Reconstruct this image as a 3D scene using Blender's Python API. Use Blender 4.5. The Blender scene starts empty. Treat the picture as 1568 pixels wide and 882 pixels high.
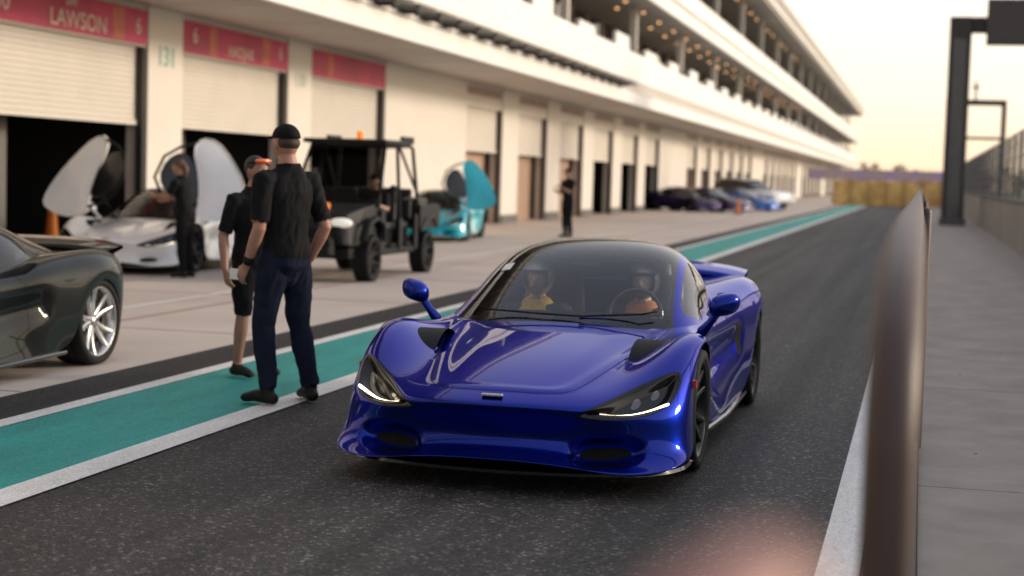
import bpy, math, random
import numpy as np
from mathutils import Vector, Matrix, noise
random.seed(7)
sc=bpy.context.scene
R=math.radians
# ---------------------------------------------------------------- helpers
def link(o,parent=None):
    sc.collection.objects.link(o)
    if parent: o.parent=parent
    return o
def empty(name,loc=(0,0,0),rot=0):
    e=bpy.data.objects.new(name,None); e.location=loc; e.rotation_euler=(0,0,rot); e.empty_display_size=.2
    return link(e)
def mk(name,v,f,mats,parent=None,smooth=False,mi=None):
    me=bpy.data.meshes.new(name); me.from_pydata([tuple(map(float,p)) for p in v],[],[tuple(map(int,q)) for q in f])
    if not isinstance(mats,(list,tuple)): mats=[mats]
    for m in mats: me.materials.append(m)
    if smooth: me.polygons.foreach_set('use_smooth',[True]*len(me.polygons))
    if mi is not None: me.polygons.foreach_set('material_index',[int(i) for i in mi])
    me.update()
    return link(bpy.data.objects.new(name,me),parent)
def boxes(name,L,mat,parent=None,bevel=0):
    v=[];f=[]
    for b in L:
        x0,x1,y0,y1,z0,z1=b; n=len(v)
        v+=[(x0,y0,z0),(x1,y0,z0),(x1,y1,z0),(x0,y1,z0),(x0,y0,z1),(x1,y0,z1),(x1,y1,z1),(x0,y1,z1)]
        f+=[(n,n+3,n+2,n+1),(n+4,n+5,n+6,n+7),(n,n+1,n+5,n+4),(n+1,n+2,n+6,n+5),(n+2,n+3,n+7,n+6),(n+3,n,n+4,n+7)]
    o=mk(name,v,f,mat,parent)
    if bevel:
        m=o.modifiers.new('b','BEVEL'); m.width=bevel; m.segments=3; m.limit_method='ANGLE'
        o.data.polygons.foreach_set('use_smooth',[True]*len(o.data.polygons))
        w=o.modifiers.new('w','WEIGHTED_NORMAL')
    return o
def tubegeo(pts,rad,n=14,sx=1.0,up=None):
    P=[Vector(p) for p in pts]; rr=[(r,r) if not isinstance(r,(tuple,list)) else r for r in rad]
    d0=(P[0]-P[1]).normalized(); d1=(P[-1]-P[-2]).normalized()
    r0=min(rr[0]); r1=min(rr[-1])
    Q=[];S=[]
    for k in (1.0,.92,.7,.4): 
        s=math.sqrt(max(0,1-k*k)); Q.append(P[0]+d0*r0*k*.9); S.append((rr[0][0]*max(s,.05),rr[0][1]*max(s,.05)))
    for p,r in zip(P,rr): Q.append(p);S.append(r)
    for k in (.4,.7,.92,1.0):
        s=math.sqrt(max(0,1-k*k)); Q.append(P[-1]+d1*r1*k*.9); S.append((rr[-1][0]*max(s,.05),rr[-1][1]*max(s,.05)))
    v=[];f=[]
    ref=Vector(up) if up else None
    for i,(p,r) in enumerate(zip(Q,S)):
        a=Q[max(i-1,0)];b=Q[min(i+1,len(Q)-1)]
        t=(b-a).normalized()
        if ref is None:
            ref=Vector((1,0,0)) if abs(t.x)<.8 else Vector((0,1,0))
        u=(ref-t*ref.dot(t)).normalized()
        if up is None: ref=u
        w=t.cross(u)
        for k in range(n):
            an=2*math.pi*k/n
            v.append(p+u*(r[0]*math.cos(an))+w*(r[1]*math.sin(an)))
    m=len(Q)
    for i in range(m-1):
        for k in range(n):
            k2=(k+1)%n
            f.append((i*n+k,i*n+k2,(i+1)*n+k2,(i+1)*n+k))
    f.append(tuple(reversed(range(n)))); f.append(tuple((m-1)*n+k for k in range(n)))
    return v,f
def tube(name,pts,r,mat,parent=None,n=12):
    rad=r if isinstance(r,(list,tuple)) else [r]*len(pts)
    v,f=tubegeo(pts,rad,n)
    return mk(name,v,f,mat,parent,True)
def merge(G):
    v=[];f=[]
    for a,b in G:
        n=len(v); v+=list(a); f+=[tuple(i+n for i in q) for q in b]
    return v,f
def ellgeo(c,r,nu=16,nv=12,rot=None):
    v=[];f=[]
    M=rot or Matrix.Identity(3)
    for i in range(1,nv):
        th=math.pi*i/nv
        for k in range(nu):
            ph=2*math.pi*k/nu
            v.append(Vector(c)+M@Vector((r[0]*math.sin(th)*math.cos(ph),r[1]*math.sin(th)*math.sin(ph),r[2]*math.cos(th))))
    for i in range(nv-2):
        for k in range(nu):
            k2=(k+1)%nu; f.append((i*nu+k,(i+1)*nu+k,(i+1)*nu+k2,i*nu+k2))
    n=len(v); v.append(Vector(c)+M@Vector((0,0,r[2]))); v.append(Vector(c)+M@Vector((0,0,-r[2])))
    for k in range(nu):
        k2=(k+1)%nu; f.append((n,k,k2)); f.append((n+1,(nv-2)*nu+k2,(nv-2)*nu+k))
    return v,f
def lathe(prof,n=48):
    v=[];f=[];m=len(prof)
    for i in range(n):
        a=2*math.pi*i/n
        for r,x in prof: v.append((x,r*math.cos(a),r*math.sin(a)))
    for i in range(n):
        j=(i+1)%n
        for k in range(m-1):
            f.append((i*m+k,i*m+k+1,j*m+k+1,j*m+k))
    return v,f
# ---------------------------------------------------------------- materials
def base(name):
    m=bpy.data.materials.new(name); m.use_nodes=True
    nt=m.node_tree; b=nt.nodes['Principled BSDF']; return m,nt,b
def N(nt,t,**k):
    n=nt.nodes.new(t)
    for a,b in k.items(): setattr(n,a,b)
    return n
def mat(name,col,rough=.6,metal=0,var=.15,scale=3,bump=0,bscale=60,coat=0,spec=.5,emit=None,es=0,var2=None):
    m,nt,b=base(name)
    b.inputs['Roughness'].default_value=rough; b.inputs['Metallic'].default_value=metal
    b.inputs['Coat Weight'].default_value=coat; b.inputs['Coat Roughness'].default_value=.04
    b.inputs['Specular IOR Level'].default_value=spec
    g=N(nt,'ShaderNodeNewGeometry')
    if var>0:
        n=N(nt,'ShaderNodeTexNoise'); n.inputs['Scale'].default_value=scale; n.inputs['Detail'].default_value=6; n.inputs['Roughness'].default_value=.65
        nt.links.new(g.outputs['Position'],n.inputs['Vector'])
        r=N(nt,'ShaderNodeValToRGB'); r.color_ramp.elements[0].position=.3; r.color_ramp.elements[1].position=.7
        c0=[c*(1-var) for c in col]; c1=[min(1,c*(1+var)) for c in col]
        if var2: c0=list(var2)
        r.color_ramp.elements[0].color=(*c0,1); r.color_ramp.elements[1].color=(*c1,1)
        nt.links.new(n.outputs['Fac'],r.inputs['Fac']); nt.links.new(r.outputs['Color'],b.inputs['Base Color'])
    else: b.inputs['Base Color'].default_value=(*col,1)
    if bump>0:
        n2=N(nt,'ShaderNodeTexNoise'); n2.inputs['Scale'].default_value=bscale; n2.inputs['Detail'].default_value=4
        nt.links.new(g.outputs['Position'],n2.inputs['Vector'])
        bp=N(nt,'ShaderNodeBump'); bp.inputs['Strength'].default_value=bump; bp.inputs['Distance'].default_value=.01
        nt.links.new(n2.outputs['Fac'],bp.inputs['Height']); nt.links.new(bp.outputs['Normal'],b.inputs['Normal'])
    if emit: b.inputs['Emission Color'].default_value=(*emit,1); b.inputs['Emission Strength'].default_value=es
    return m
def asphalt(name,dark,light,spk):
    m,nt,b=base(name); g=N(nt,'ShaderNodeNewGeometry')
    v=N(nt,'ShaderNodeTexVoronoi'); v.inputs['Scale'].default_value=75; nt.links.new(g.outputs['Position'],v.inputs['Vector'])
    n=N(nt,'ShaderNodeTexNoise'); n.inputs['Scale'].default_value=.9; n.inputs['Detail'].default_value=8; n.inputs['Roughness'].default_value=.7
    mp=N(nt,'ShaderNodeMapping'); mp.inputs['Scale'].default_value=(1.6,.25,1); nt.links.new(g.outputs['Position'],mp.inputs['Vector']); nt.links.new(mp.outputs['Vector'],n.inputs['Vector'])
    r=N(nt,'ShaderNodeValToRGB'); r.color_ramp.elements[0].color=(*dark,1); r.color_ramp.elements[1].color=(*light,1); r.color_ramp.elements[0].position=.3; r.color_ramp.elements[1].position=.72
    nt.links.new(n.outputs['Fac'],r.inputs['Fac'])
    sep=N(nt,'ShaderNodeSeparateColor'); nt.links.new(v.outputs['Color'],sep.inputs['Color'])
    r2=N(nt,'ShaderNodeValToRGB'); e=r2.color_ramp.elements; e[0].position=.0; e[0].color=(.4,.4,.4,1); e[1].position=1; e[1].color=(spk,spk,spk*.97,1)
    k=e.new(.8); k.color=(1.1,1.1,1.1,1); k=e.new(.92); k.color=(1.7,1.68,1.65,1)
    nt.links.new(sep.outputs['Red'],r2.inputs['Fac'])
    mx=N(nt,'ShaderNodeMixRGB',blend_type='MULTIPLY'); mx.inputs['Fac'].default_value=1
    nt.links.new(r.outputs['Color'],mx.inputs[1]); nt.links.new(r2.outputs['Color'],mx.inputs[2])
    n3=N(nt,'ShaderNodeTexNoise'); n3.inputs['Scale'].default_value=1; n3.inputs['Detail'].default_value=4
    mp3=N(nt,'ShaderNodeMapping'); mp3.inputs['Scale'].default_value=(3.2,.05,1); nt.links.new(g.outputs['Position'],mp3.inputs['Vector']); nt.links.new(mp3.outputs['Vector'],n3.inputs['Vector'])
    m3=N(nt,'ShaderNodeMapRange'); m3.inputs['From Min'].default_value=.38; m3.inputs['From Max'].default_value=.60; m3.inputs['To Min'].default_value=.60; m3.inputs['To Max'].default_value=1.1; nt.links.new(n3.outputs['Fac'],m3.inputs['Value'])
    mx2=N(nt,'ShaderNodeMixRGB',blend_type='MULTIPLY'); mx2.inputs['Fac'].default_value=1
    nt.links.new(mx.outputs['Color'],mx2.inputs[1]); nt.links.new(m3.outputs['Result'],mx2.inputs[2])
    nt.links.new(mx2.outputs['Color'],b.inputs['Base Color']); b.inputs['Roughness'].default_value=.72; b.inputs['Specular IOR Level'].default_value=.35
    bp=N(nt,'ShaderNodeBump'); bp.inputs['Strength'].default_value=.8; bp.inputs['Distance'].default_value=.008
    nt.links.new(v.outputs['Distance'],bp.inputs['Height']); bp.invert=True
    nt.links.new(bp.outputs['Normal'],b.inputs['Normal'])
    return m
def paintline(name,col,wear,wc):
    m,nt,b=base(name); g=N(nt,'ShaderNodeNewGeometry')
    n=N(nt,'ShaderNodeTexNoise'); n.inputs['Scale'].default_value=1.3; n.inputs['Detail'].default_value=12; n.inputs['Roughness'].default_value=.75
    mp=N(nt,'ShaderNodeMapping'); mp.inputs['Scale'].default_value=(2.5,.6,1); nt.links.new(g.outputs['Position'],mp.inputs['Vector']); nt.links.new(mp.outputs['Vector'],n.inputs['Vector'])
    r=N(nt,'ShaderNodeValToRGB'); r.color_ramp.elements[0].position=.3; r.color_ramp.elements[1].position=.6
    r.color_ramp.elements[0].color=(*wc,1); r.color_ramp.elements[1].color=(*col,1)
    nt.links.new(n.outputs['Fac'],r.inputs['Fac']); 
    v=N(nt,'ShaderNodeTexVoronoi'); v.inputs['Scale'].default_value=90; nt.links.new(g.outputs['Position'],v.inputs['Vector'])
    sep=N(nt,'ShaderNodeSeparateColor'); nt.links.new(v.outputs['Color'],sep.inputs['Color'])
    mr=N(nt,'ShaderNodeMapRange'); mr.inputs['To Min'].default_value=1-wear; mr.inputs['To Max'].default_value=1.1; nt.links.new(sep.outputs['Green'],mr.inputs['Value'])
    mx=N(nt,'ShaderNodeMixRGB',blend_type='MULTIPLY'); mx.inputs['Fac'].default_value=1
    nt.links.new(r.outputs['Color'],mx.inputs[1]); nt.links.new(mr.outputs['Result'],mx.inputs[2]); nt.links.new(mx.outputs['Color'],b.inputs['Base Color'])
    b.inputs['Roughness'].default_value=.6
    bp=N(nt,'ShaderNodeBump'); bp.inputs['Strength'].default_value=.5; bp.inputs['Distance'].default_value=.005
    nt.links.new(v.outputs['Distance'],bp.inputs['Height']); nt.links.new(bp.outputs['Normal'],b.inputs['Normal'])
    return m
M_asph=asphalt('asphalt',(.042,.038,.036),(.068,.063,.060),5.0)
M_strip=asphalt('dark_asphalt',(.022,.02,.02),(.036,.034,.033),1.8)
M_teal=paintline('teal_paint',(.0,.34,.30),.3,(.0,.22,.195))
M_white=paintline('white_paint',(.82,.79,.76),.22,(.60,.58,.55))
M_conc=mat('apron_concrete',(.54,.46,.40),.75,var=.12,scale=.45,bump=.2,bscale=90)
M_walk=mat('walkway_concrete',(.30,.26,.225),.8,var=.22,scale=1.6,bump=.3,bscale=70)
M_ground=mat('dry_ground',(.16,.15,.09),.9,var=.3,scale=.2)
M_joint=mat('joint',(.16,.135,.12),.9,var=0)
M_wall=mat('white_wall',(.70,.645,.58),.6,var=.05,scale=.5)
M_fascia=mat('fascia_white',(.88,.86,.82),.45,var=.04,scale=.4)
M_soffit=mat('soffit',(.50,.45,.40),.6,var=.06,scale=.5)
M_shut=mat('roller_shutter',(.64,.59,.53),.45,var=.05,scale=1)
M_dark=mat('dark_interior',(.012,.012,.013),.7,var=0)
M_glassd=mat('dark_glazing',(.03,.028,.027),.12,var=.3,scale=.4)
M_doorglass=mat('door_glass',(.012,.013,.015),.25,var=0)
M_tan=mat('tan_panel',(.42,.27,.19),.6,var=.1,scale=1)
M_grey=mat('grey_metal',(.12,.115,.11),.5,metal=.4,var=.1)
M_steel=mat('dark_steel',(.045,.04,.038),.5,metal=.3,var=.15,scale=2)
M_fence=mat('fence_steel',(.14,.14,.145),.5,metal=.3,var=.15,scale=2)
M_pink=mat('sign_pink',(.52,.035,.11),.45,var=.25,scale=.7,var2=(.38,.02,.08))
M_signtxt=mat('sign_text',(.78,.60,.52),.5,var=0)
M_orangeart=mat('sign_orange',(.60,.16,.10),.5,var=.3,scale=3)
M_green=mat('number_green',(.16,.45,.36),.5,var=0)
M_lamp=mat('lamp_glow',(1,.7,.4),.5,var=0,emit=(1,.5,.2),es=3.0)
M_rail=mat('railing_paint',(.060,.032,.026),.5,var=.2,scale=4)
M_peach=mat('railing_cap_peach',(.52,.27,.22),.45,var=.05)  # even peach colour for the near rail end, paler than the rail
M_tyre=mat('tyre_rubber',(.010,.010,.010),.75,var=.2,scale=20,bump=.2,bscale=120,spec=.3)
M_blk=mat('gloss_black',(.006,.006,.007),.12,var=0,coat=.6)
M_mblk=mat('matt_black',(.008,.008,.009),.65,var=0,spec=.25)
M_orange=mat('orange_plastic',(.75,.20,.02),.5,var=.1)
M_silver=mat('silver_rim',(.62,.61,.60),.25,metal=.85,var=0)
M_drim=mat('dark_rim',(.02,.02,.022),.3,metal=.7,var=0)
M_disc=mat('brake_disc',(.25,.24,.23),.35,metal=.9,var=0)
M_vest=mat('hi_vis_vest',(.62,.36,.04),.7,var=.3,scale=14)
M_vestd=mat('hi_vis_vest_orange',(.50,.16,.02),.7,var=.3,scale=14)
M_vesty=mat('hi_vis_yellow',(.80,.70,.12),.7,var=.1)
M_paper=mat('white_paper',(.75,.75,.75),.7,var=0)
M_red=mat('red_marker',(.5,.03,.01),.3,var=0,coat=.5)
M_leather=mat('seat_leather',(.06,.06,.062),.5,var=.1)
def glassmat(name,tint,refl):
    m=bpy.data.materials.new(name); m.use_nodes=True; nt=m.node_tree; nt.nodes.clear()
    o=N(nt,'ShaderNodeOutputMaterial'); t=N(nt,'ShaderNodeBsdfTransparent'); t.inputs['Color'].default_value=(*tint,1)
    g=N(nt,'ShaderNodeBsdfGlossy'); g.inputs['Roughness'].default_value=.02; g.inputs['Color'].default_value=(.95,.95,1,1)
    f=N(nt,'ShaderNodeFresnel'); f.inputs['IOR'].default_value=refl
    mx=N(nt,'ShaderNodeMixShader'); nt.links.new(f.outputs[0],mx.inputs[0]); nt.links.new(t.outputs[0],mx.inputs[1]); nt.links.new(g.outputs[0],mx.inputs[2]); nt.links.new(mx.outputs[0],o.inputs['Surface'])
    return m
M_glass=glassmat('windscreen_glass',(.99,1,.99),1.45)
def paint(name,col,metal=.55,rough=.32,cior=1.45,cw=1.0,tint=None,spec=.5):
    m,nt,b=base(name); out=nt.nodes['Material Output']
    b.inputs['Base Color'].default_value=(*col,1); b.inputs['Metallic'].default_value=metal; b.inputs['Roughness'].default_value=rough
    b.inputs['Coat Weight'].default_value=cw; b.inputs['Coat Roughness'].default_value=.02; b.inputs['Coat IOR'].default_value=cior
    b.inputs['Specular IOR Level'].default_value=spec
    if tint: b.inputs['Specular Tint'].default_value=(*tint,1)
    bl=N(nt,'ShaderNodeBsdfPrincipled'); bl.inputs['Base Color'].default_value=(.005,.005,.006,1); bl.inputs['Roughness'].default_value=.12; bl.inputs['Specular IOR Level'].default_value=.35
    mt=N(nt,'ShaderNodeBsdfPrincipled'); mt.inputs['Base Color'].default_value=(.004,.004,.004,1); mt.inputs['Roughness'].default_value=.8; mt.inputs['Specular IOR Level'].default_value=.2
    em=N(nt,'ShaderNodeEmission'); em.inputs['Color'].default_value=(1,.84,.58,1); em.inputs['Strength'].default_value=4.5
    ln=N(nt,'ShaderNodeBsdfPrincipled'); ln.inputs['Base Color'].default_value=(.12,.12,.13,1); ln.inputs['Metallic'].default_value=.9; ln.inputs['Roughness'].default_value=.15
    def mask(attr,th=0.,ab=False):
        a=N(nt,'ShaderNodeAttribute'); a.attribute_name=attr; s=a.outputs['Fac']
        if ab:
            x=N(nt,'ShaderNodeMath',operation='ABSOLUTE'); nt.links.new(s,x.inputs[0]); s=x.outputs[0]
        l=N(nt,'ShaderNodeMath',operation='LESS_THAN'); l.inputs[1].default_value=th; nt.links.new(s,l.inputs[0]); return l.outputs[0]
    cur=b.outputs[0]
    for at,th,ab,sh in (('gap',.0026,True,mt),('matt',0,False,mt),('blk',0,False,bl),('lens',0,False,ln),('drl',0,False,em)):
        mx=N(nt,'ShaderNodeMixShader'); nt.links.new(mask(at,th,ab),mx.inputs[0]); nt.links.new(cur,mx.inputs[1]); nt.links.new(sh.outputs[0],mx.inputs[2]); cur=mx.outputs[0]
    nt.links.new(cur,out.inputs['Surface'])
    return m
ATT=('blk','matt','gap','drl','lens')
def plainatt(o):
    n=len(o.data.vertices)
    for k in ATT:
        at=o.data.attributes.new(k,'FLOAT','POINT'); at.data.foreach_set('value',[.3]*n)
P_blue=paint('blue_paint',(.003,.018,.24),.9,.30,1.33,.85,(.10,.18,.95))
P_black=paint('charcoal_paint',(.005,.008,.008),0,.4,1.33,.7,None,.1)
P_white=paint('white_car_paint',(.86,.86,.86),0,.35)
P_teal=paint('teal_car_paint',(.0,.42,.52),.1,.35)
P_purple=paint('purple_paint',(.05,.03,.12),.5,.35)
P_lblue=paint('light_blue_paint',(.02,.14,.50),.4,.35)
# ---------------------------------------------------------------- supercar
H=[
[(0,-1.00,.15),(.25,-1.00,.15),(.45,-.985,.14),(.62,-.955,.12),(.76,-.90,.12),(.86,-.80,.125),(.92,-.68,.135),(.94,-.57,.15),(.945,-.48,.155),(.94,-.40,.16)],
[(0,-1.095,.176),(.25,-1.095,.173),(.45,-1.08,.156),(.62,-1.045,.130),(.785,-.98,.126),(.90,-.85,.138),(.955,-.70,.155),(.96,-.58,.17),(.957,-.49,.185),(.945,-.395,.20)],
[(0,-1.10,.184),(.25,-1.10,.181),(.45,-1.085,.164),(.62,-1.05,.138),(.79,-.985,.134),(.905,-.855,.147),(.958,-.70,.166),(.962,-.58,.182),(.958,-.49,.20),(.945,-.39,.215)],
[(0,-.99,.21),(.25,-.985,.208),(.45,-.955,.19),(.62,-.92,.17),(.75,-.875,.172),(.86,-.795,.19),(.925,-.685,.22),(.945,-.575,.24),(.95,-.485,.25),(.94,-.375,.265)],
[(0,-.965,.30),(.25,-.955,.30),(.45,-.93,.29),(.61,-.89,.28),(.73,-.84,.28),(.84,-.765,.29),(.91,-.66,.31),(.94,-.565,.33),(.945,-.47,.35),(.935,-.365,.37)],
[(0,-1.06,.405),(.25,-1.04,.405),(.45,-.99,.40),(.61,-.92,.39),(.735,-.84,.385),(.835,-.75,.385),(.90,-.65,.40),(.93,-.55,.42),(.935,-.45,.44),(.93,-.345,.47)],
[(0,-1.10,.447),(.24,-1.08,.447),(.43,-1.015,.438),(.59,-.925,.43),(.71,-.83,.433),(.81,-.725,.447),(.88,-.61,.475),(.915,-.51,.505),(.93,-.41,.53),(.93,-.31,.55)],
[(0,-1.065,.468),(.24,-1.035,.468),(.425,-.975,.460),(.58,-.885,.457),(.70,-.78,.470),(.80,-.675,.497),(.87,-.565,.53),(.91,-.46,.56),(.93,-.37,.575),(.93,-.28,.59)],
[(0,-.97,.505),(.24,-.94,.505),(.42,-.88,.495),(.57,-.79,.495),(.69,-.69,.52),(.79,-.59,.567),(.86,-.49,.603),(.90,-.40,.625),(.925,-.31,.63),(.93,-.23,.64)],
[(0,-.80,.556),(.24,-.78,.55),(.42,-.72,.525),(.56,-.64,.535),(.68,-.54,.587),(.78,-.45,.64),(.85,-.37,.67),(.895,-.29,.68),(.925,-.21,.675),(.93,-.15,.68)],
[(0,-.56,.612),(.25,-.54,.607),(.43,-.50,.572),(.56,-.44,.577),(.68,-.37,.638),(.78,-.31,.695),(.85,-.25,.72),(.90,-.19,.72),(.93,-.12,.71),(.935,-.07,.703)],
[(0,-.26,.663),(.26,-.25,.657),(.45,-.23,.616),(.58,-.20,.616),(.69,-.15,.685),(.78,-.10,.74),(.85,-.06,.757),(.90,-.02,.75),(.935,.01,.735),(.94,.04,.71)],
[(0,.04,.705),(.27,.04,.695),(.47,.05,.652),(.60,.06,.648),(.70,.09,.695),(.79,.13,.74),(.86,.16,.75),(.91,.18,.73),(.935,.20,.69),(.935,.22,.64)],
[(0,.30,.735),(.28,.30,.725),(.49,.30,.695),(.62,.31,.685),(.72,.32,.705),(.80,.34,.725),(.865,.35,.70),(.905,.355,.64),(.92,.355,.56),(.92,.34,.48)],
[(0,.5,.75),(.3,.5,.74),(.50,.50,.72),(.63,.50,.71),(.73,.50,.715),(.81,.50,.705),(.865,.49,.65),(.89,.46,.52),(.90,.42,.38),(.90,.39,.28)],
[(0,.8,.77),(.3,.8,.765),(.52,.8,.75),(.65,.8,.74),(.74,.78,.735),(.81,.75,.70),(.85,.68,.62),(.84,.60,.45),(.87,.54,.28),(.90,.48,.17)],
[(0,1.2,.8),(.3,1.2,.8),(.54,1.2,.79),(.66,1.2,.775),(.75,1.2,.76),(.81,1.2,.72),(.84,1.2,.62),(.81,1.1,.42),(.86,1.05,.25),(.90,1.0,.15)],
[(0,1.65,.84),(.3,1.65,.84),(.55,1.65,.83),(.68,1.65,.815),(.78,1.65,.79),(.85,1.65,.74),(.885,1.65,.63),(.86,1.65,.43),(.885,1.62,.25),(.91,1.6,.15)],
[(0,2.0,.87),(.3,2.0,.87),(.55,2.0,.86),(.69,2.0,.85),(.82,2.0,.84),(.90,2.0,.78),(.93,2.0,.66),(.93,2.0,.45),(.92,2.05,.27),(.92,2.15,.15)],
[(0,2.3,.88),(.3,2.3,.88),(.55,2.3,.87),(.70,2.3,.885),(.83,2.3,.88),(.92,2.3,.81),(.955,2.28,.68),(.965,2.27,.52),(.965,2.27,.38),(.96,2.28,.28)],
[(0,2.5,.88),(.3,2.5,.88),(.55,2.5,.87),(.71,2.5,.90),(.84,2.48,.90),(.925,2.46,.84),(.965,2.44,.75),(.975,2.42,.68),(.975,2.40,.62),(.97,2.39,.56)],
[(0,2.75,.88),(.3,2.75,.88),(.56,2.75,.87),(.72,2.74,.91),(.84,2.72,.915),(.92,2.71,.87),(.965,2.70,.82),(.98,2.69,.79),(.98,2.68,.765),(.975,2.67,.735)],
[(0,3.0,.88),(.3,3.0,.88),(.56,3.0,.88),(.72,2.99,.905),(.83,2.98,.90),(.905,2.97,.85),(.95,2.96,.77),(.965,2.96,.70),(.965,2.95,.65),(.96,2.95,.59)],
[(0,3.22,.90),(.3,3.22,.90),(.55,3.2,.90),(.70,3.18,.895),(.80,3.15,.87),(.87,3.12,.81),(.915,3.10,.70),(.93,3.08,.58),(.93,3.07,.46),(.925,3.05,.34)],
[(0,3.38,.93),(.3,3.37,.925),(.53,3.34,.91),(.67,3.30,.89),(.77,3.26,.85),(.84,3.22,.77),(.88,3.18,.65),(.90,3.15,.50),(.90,3.12,.36),(.9,3.09,.25)],
[(0,3.42,.85),(.3,3.41,.84),(.52,3.37,.82),(.66,3.33,.79),(.75,3.29,.73),(.81,3.25,.64),(.85,3.21,.52),(.87,3.17,.40),(.87,3.14,.30),(.87,3.11,.22)],
[(0,3.38,.55),(.3,3.38,.55),(.5,3.35,.53),(.64,3.31,.5),(.73,3.27,.46),(.79,3.23,.42),(.82,3.2,.35),(.84,3.17,.29),(.84,3.14,.23),(.84,3.12,.18)],
[(0,3.36,.25),(.3,3.36,.25),(.5,3.33,.24),(.62,3.3,.23),(.70,3.26,.22),(.76,3.22,.2),(.79,3.2,.19),(.8,3.17,.18),(.8,3.15,.17),(.8,3.13,.16)],
]
GH=[
[(0,.30,.70),(.27,.33,.70),(.52,.42,.70),(.69,.54,.70),(.76,.66,.70),(.785,.78,.70),(.80,.93,.69)],
[(0,.50,.80),(.26,.52,.80),(.50,.58,.795),(.655,.68,.785),(.72,.80,.772),(.765,.91,.745),(.79,1.05,.71)],
[(0,.79,.955),(.25,.805,.95),(.49,.85,.933),(.62,.925,.905),(.685,1.03,.86),(.735,1.11,.80),(.78,1.2,.71)],
[(0,1.08,1.09),(.245,1.09,1.083),(.465,1.12,1.06),(.59,1.17,1.015),(.665,1.24,.945),(.72,1.3,.85),(.775,1.36,.72)],
[(0,1.35,1.17),(.235,1.355,1.165),(.44,1.37,1.142),(.565,1.41,1.09),(.645,1.46,.995),(.71,1.5,.88),(.77,1.55,.74)],
[(0,1.65,1.20),(.225,1.65,1.195),(.415,1.66,1.168),(.54,1.68,1.11),(.625,1.71,1.015),(.695,1.74,.9),(.755,1.78,.77)],
[(0,1.95,1.18),(.21,1.95,1.175),(.385,1.95,1.15),(.50,1.96,1.09),(.585,1.98,1.01),(.655,2.0,.90),(.72,2.02,.80)],
[(0,2.3,1.10),(.18,2.3,1.095),(.33,2.3,1.07),(.43,2.3,1.02),(.51,2.3,.96),(.58,2.3,.89),(.65,2.3,.83)],
[(0,2.7,.98),(.16,2.7,.975),(.28,2.7,.96),(.36,2.7,.935),(.43,2.7,.90),(.50,2.7,.87),(.56,2.7,.84)],
[(0,3.0,.89),(.15,3.0,.885),(.26,3.0,.88),(.34,3.0,.87),(.40,3.0,.86),(.46,3.0,.85),(.52,3.0,.84)],
]
def bs(P,n):
    out=[];S=P.shape[0]-3
    for i in range(S):
        ts=np.linspace(0,1,n,endpoint=False) if i<S-1 else np.linspace(0,1,n+1)
        for t in ts:
            b=np.array([(1-t)**3,3*t**3-6*t**2+4,-3*t**3+3*t**2+3*t+1,t**3])/6
            out.append(np.tensordot(b,P[i:i+4],axes=1))
    return np.array(out)
def patch(C,nu,nv):
    P=np.array(C,float)
    P=np.concatenate([[2*P[0]-P[1]],P,[2*P[-1]-P[-2]]],0)
    Q=P.transpose(1,0,2)
    m=Q[1].copy(); m[:,0]*=-1
    Q=np.concatenate([[m],Q,[2*Q[-1]-Q[-2]]],0)
    A=bs(Q,nv).transpose(1,0,2)
    A=bs(A,nu)
    return A
def sdpoly(px,py,poly):
    d=np.full(px.shape,1e9); s=np.ones(px.shape); n=len(poly)
    for i in range(n):
        ax,ay=poly[i]; bx,by=poly[i-1]
        ex,ey=bx-ax,by-ay; wx,wy=px-ax,py-ay
        t=np.clip((wx*ex+wy*ey)/(ex*ex+ey*ey),0,1)
        d=np.minimum(d,(wx-ex*t)**2+(wy-ey*t)**2)
        c1=py>=ay; c2=py<by; c3=ex*wy>ey*wx
        fl=(c1&c2&c3)|(~c1&~c2&~c3)
        s=np.where(fl,-s,s)
    return s*np.sqrt(d)
def sdseg(px,py,a,b):
    ex,ey=b[0]-a[0],b[1]-a[1]; wx,wy=px-a[0],py-a[1]
    t=np.clip((wx*ex+wy*ey)/(ex*ex+ey*ey),0,1)
    return np.hypot(wx-ex*t,wy-ey*t)
def sstep(x,a,b):
    t=np.clip((x-a)/(b-a),0,1); return t*t*(3-2*t)
def full(A):
    B=A[:,:0:-1].copy(); B[...,0]*=-1
    return np.concatenate([B,A],1)
def normals(F):
    du=np.gradient(F,axis=0); dv=np.gradient(F,axis=1)
    n=np.cross(dv,du); n/=np.linalg.norm(n,axis=2,keepdims=True)+1e-12
    return n
def chaikin(P,k=2):
    for _ in range(k):
        Q=[]
        for i in range(len(P)):
            a=P[i];b=P[(i+1)%len(P)]
            Q.append((a[0]*.75+b[0]*.25,a[1]*.75+b[1]*.25)); Q.append((a[0]*.25+b[0]*.75,a[1]*.25+b[1]*.75))
        P=Q
    return P
def gridmesh(name,F,mats,parent,attrs,keep=None,mi=None):
    U,V=F.shape[:2]; idx=np.arange(U*V).reshape(U,V)
    q=np.stack([idx[:-1,:-1],idx[:-1,1:],idx[1:,1:],idx[1:,:-1]],-1).reshape(-1,4)
    m=np.ones(len(q),bool) if keep is None else keep.reshape(-1)
    o=mk(name,F.reshape(-1,3),q[m],mats,parent,True,mi=None if mi is None else mi.reshape(-1)[m])
    for k,a in attrs.items():
        at=o.data.attributes.new(k,'FLOAT','POINT'); at.data.foreach_set('value',a.reshape(-1).astype(np.float32))
    return o
HEAD=chaikin([(.41,.405),(.53,.458),(.66,.520),(.80,.583),(.870,.600),(.890,.55),(.865,.455),(.78,.398),(.62,.380),(.48,.386)],2)
VENT=chaikin([(.507,-.43),(.520,-.44),(.572,-.06),(.575,-.02),(.560,-.05)],1)
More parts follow.
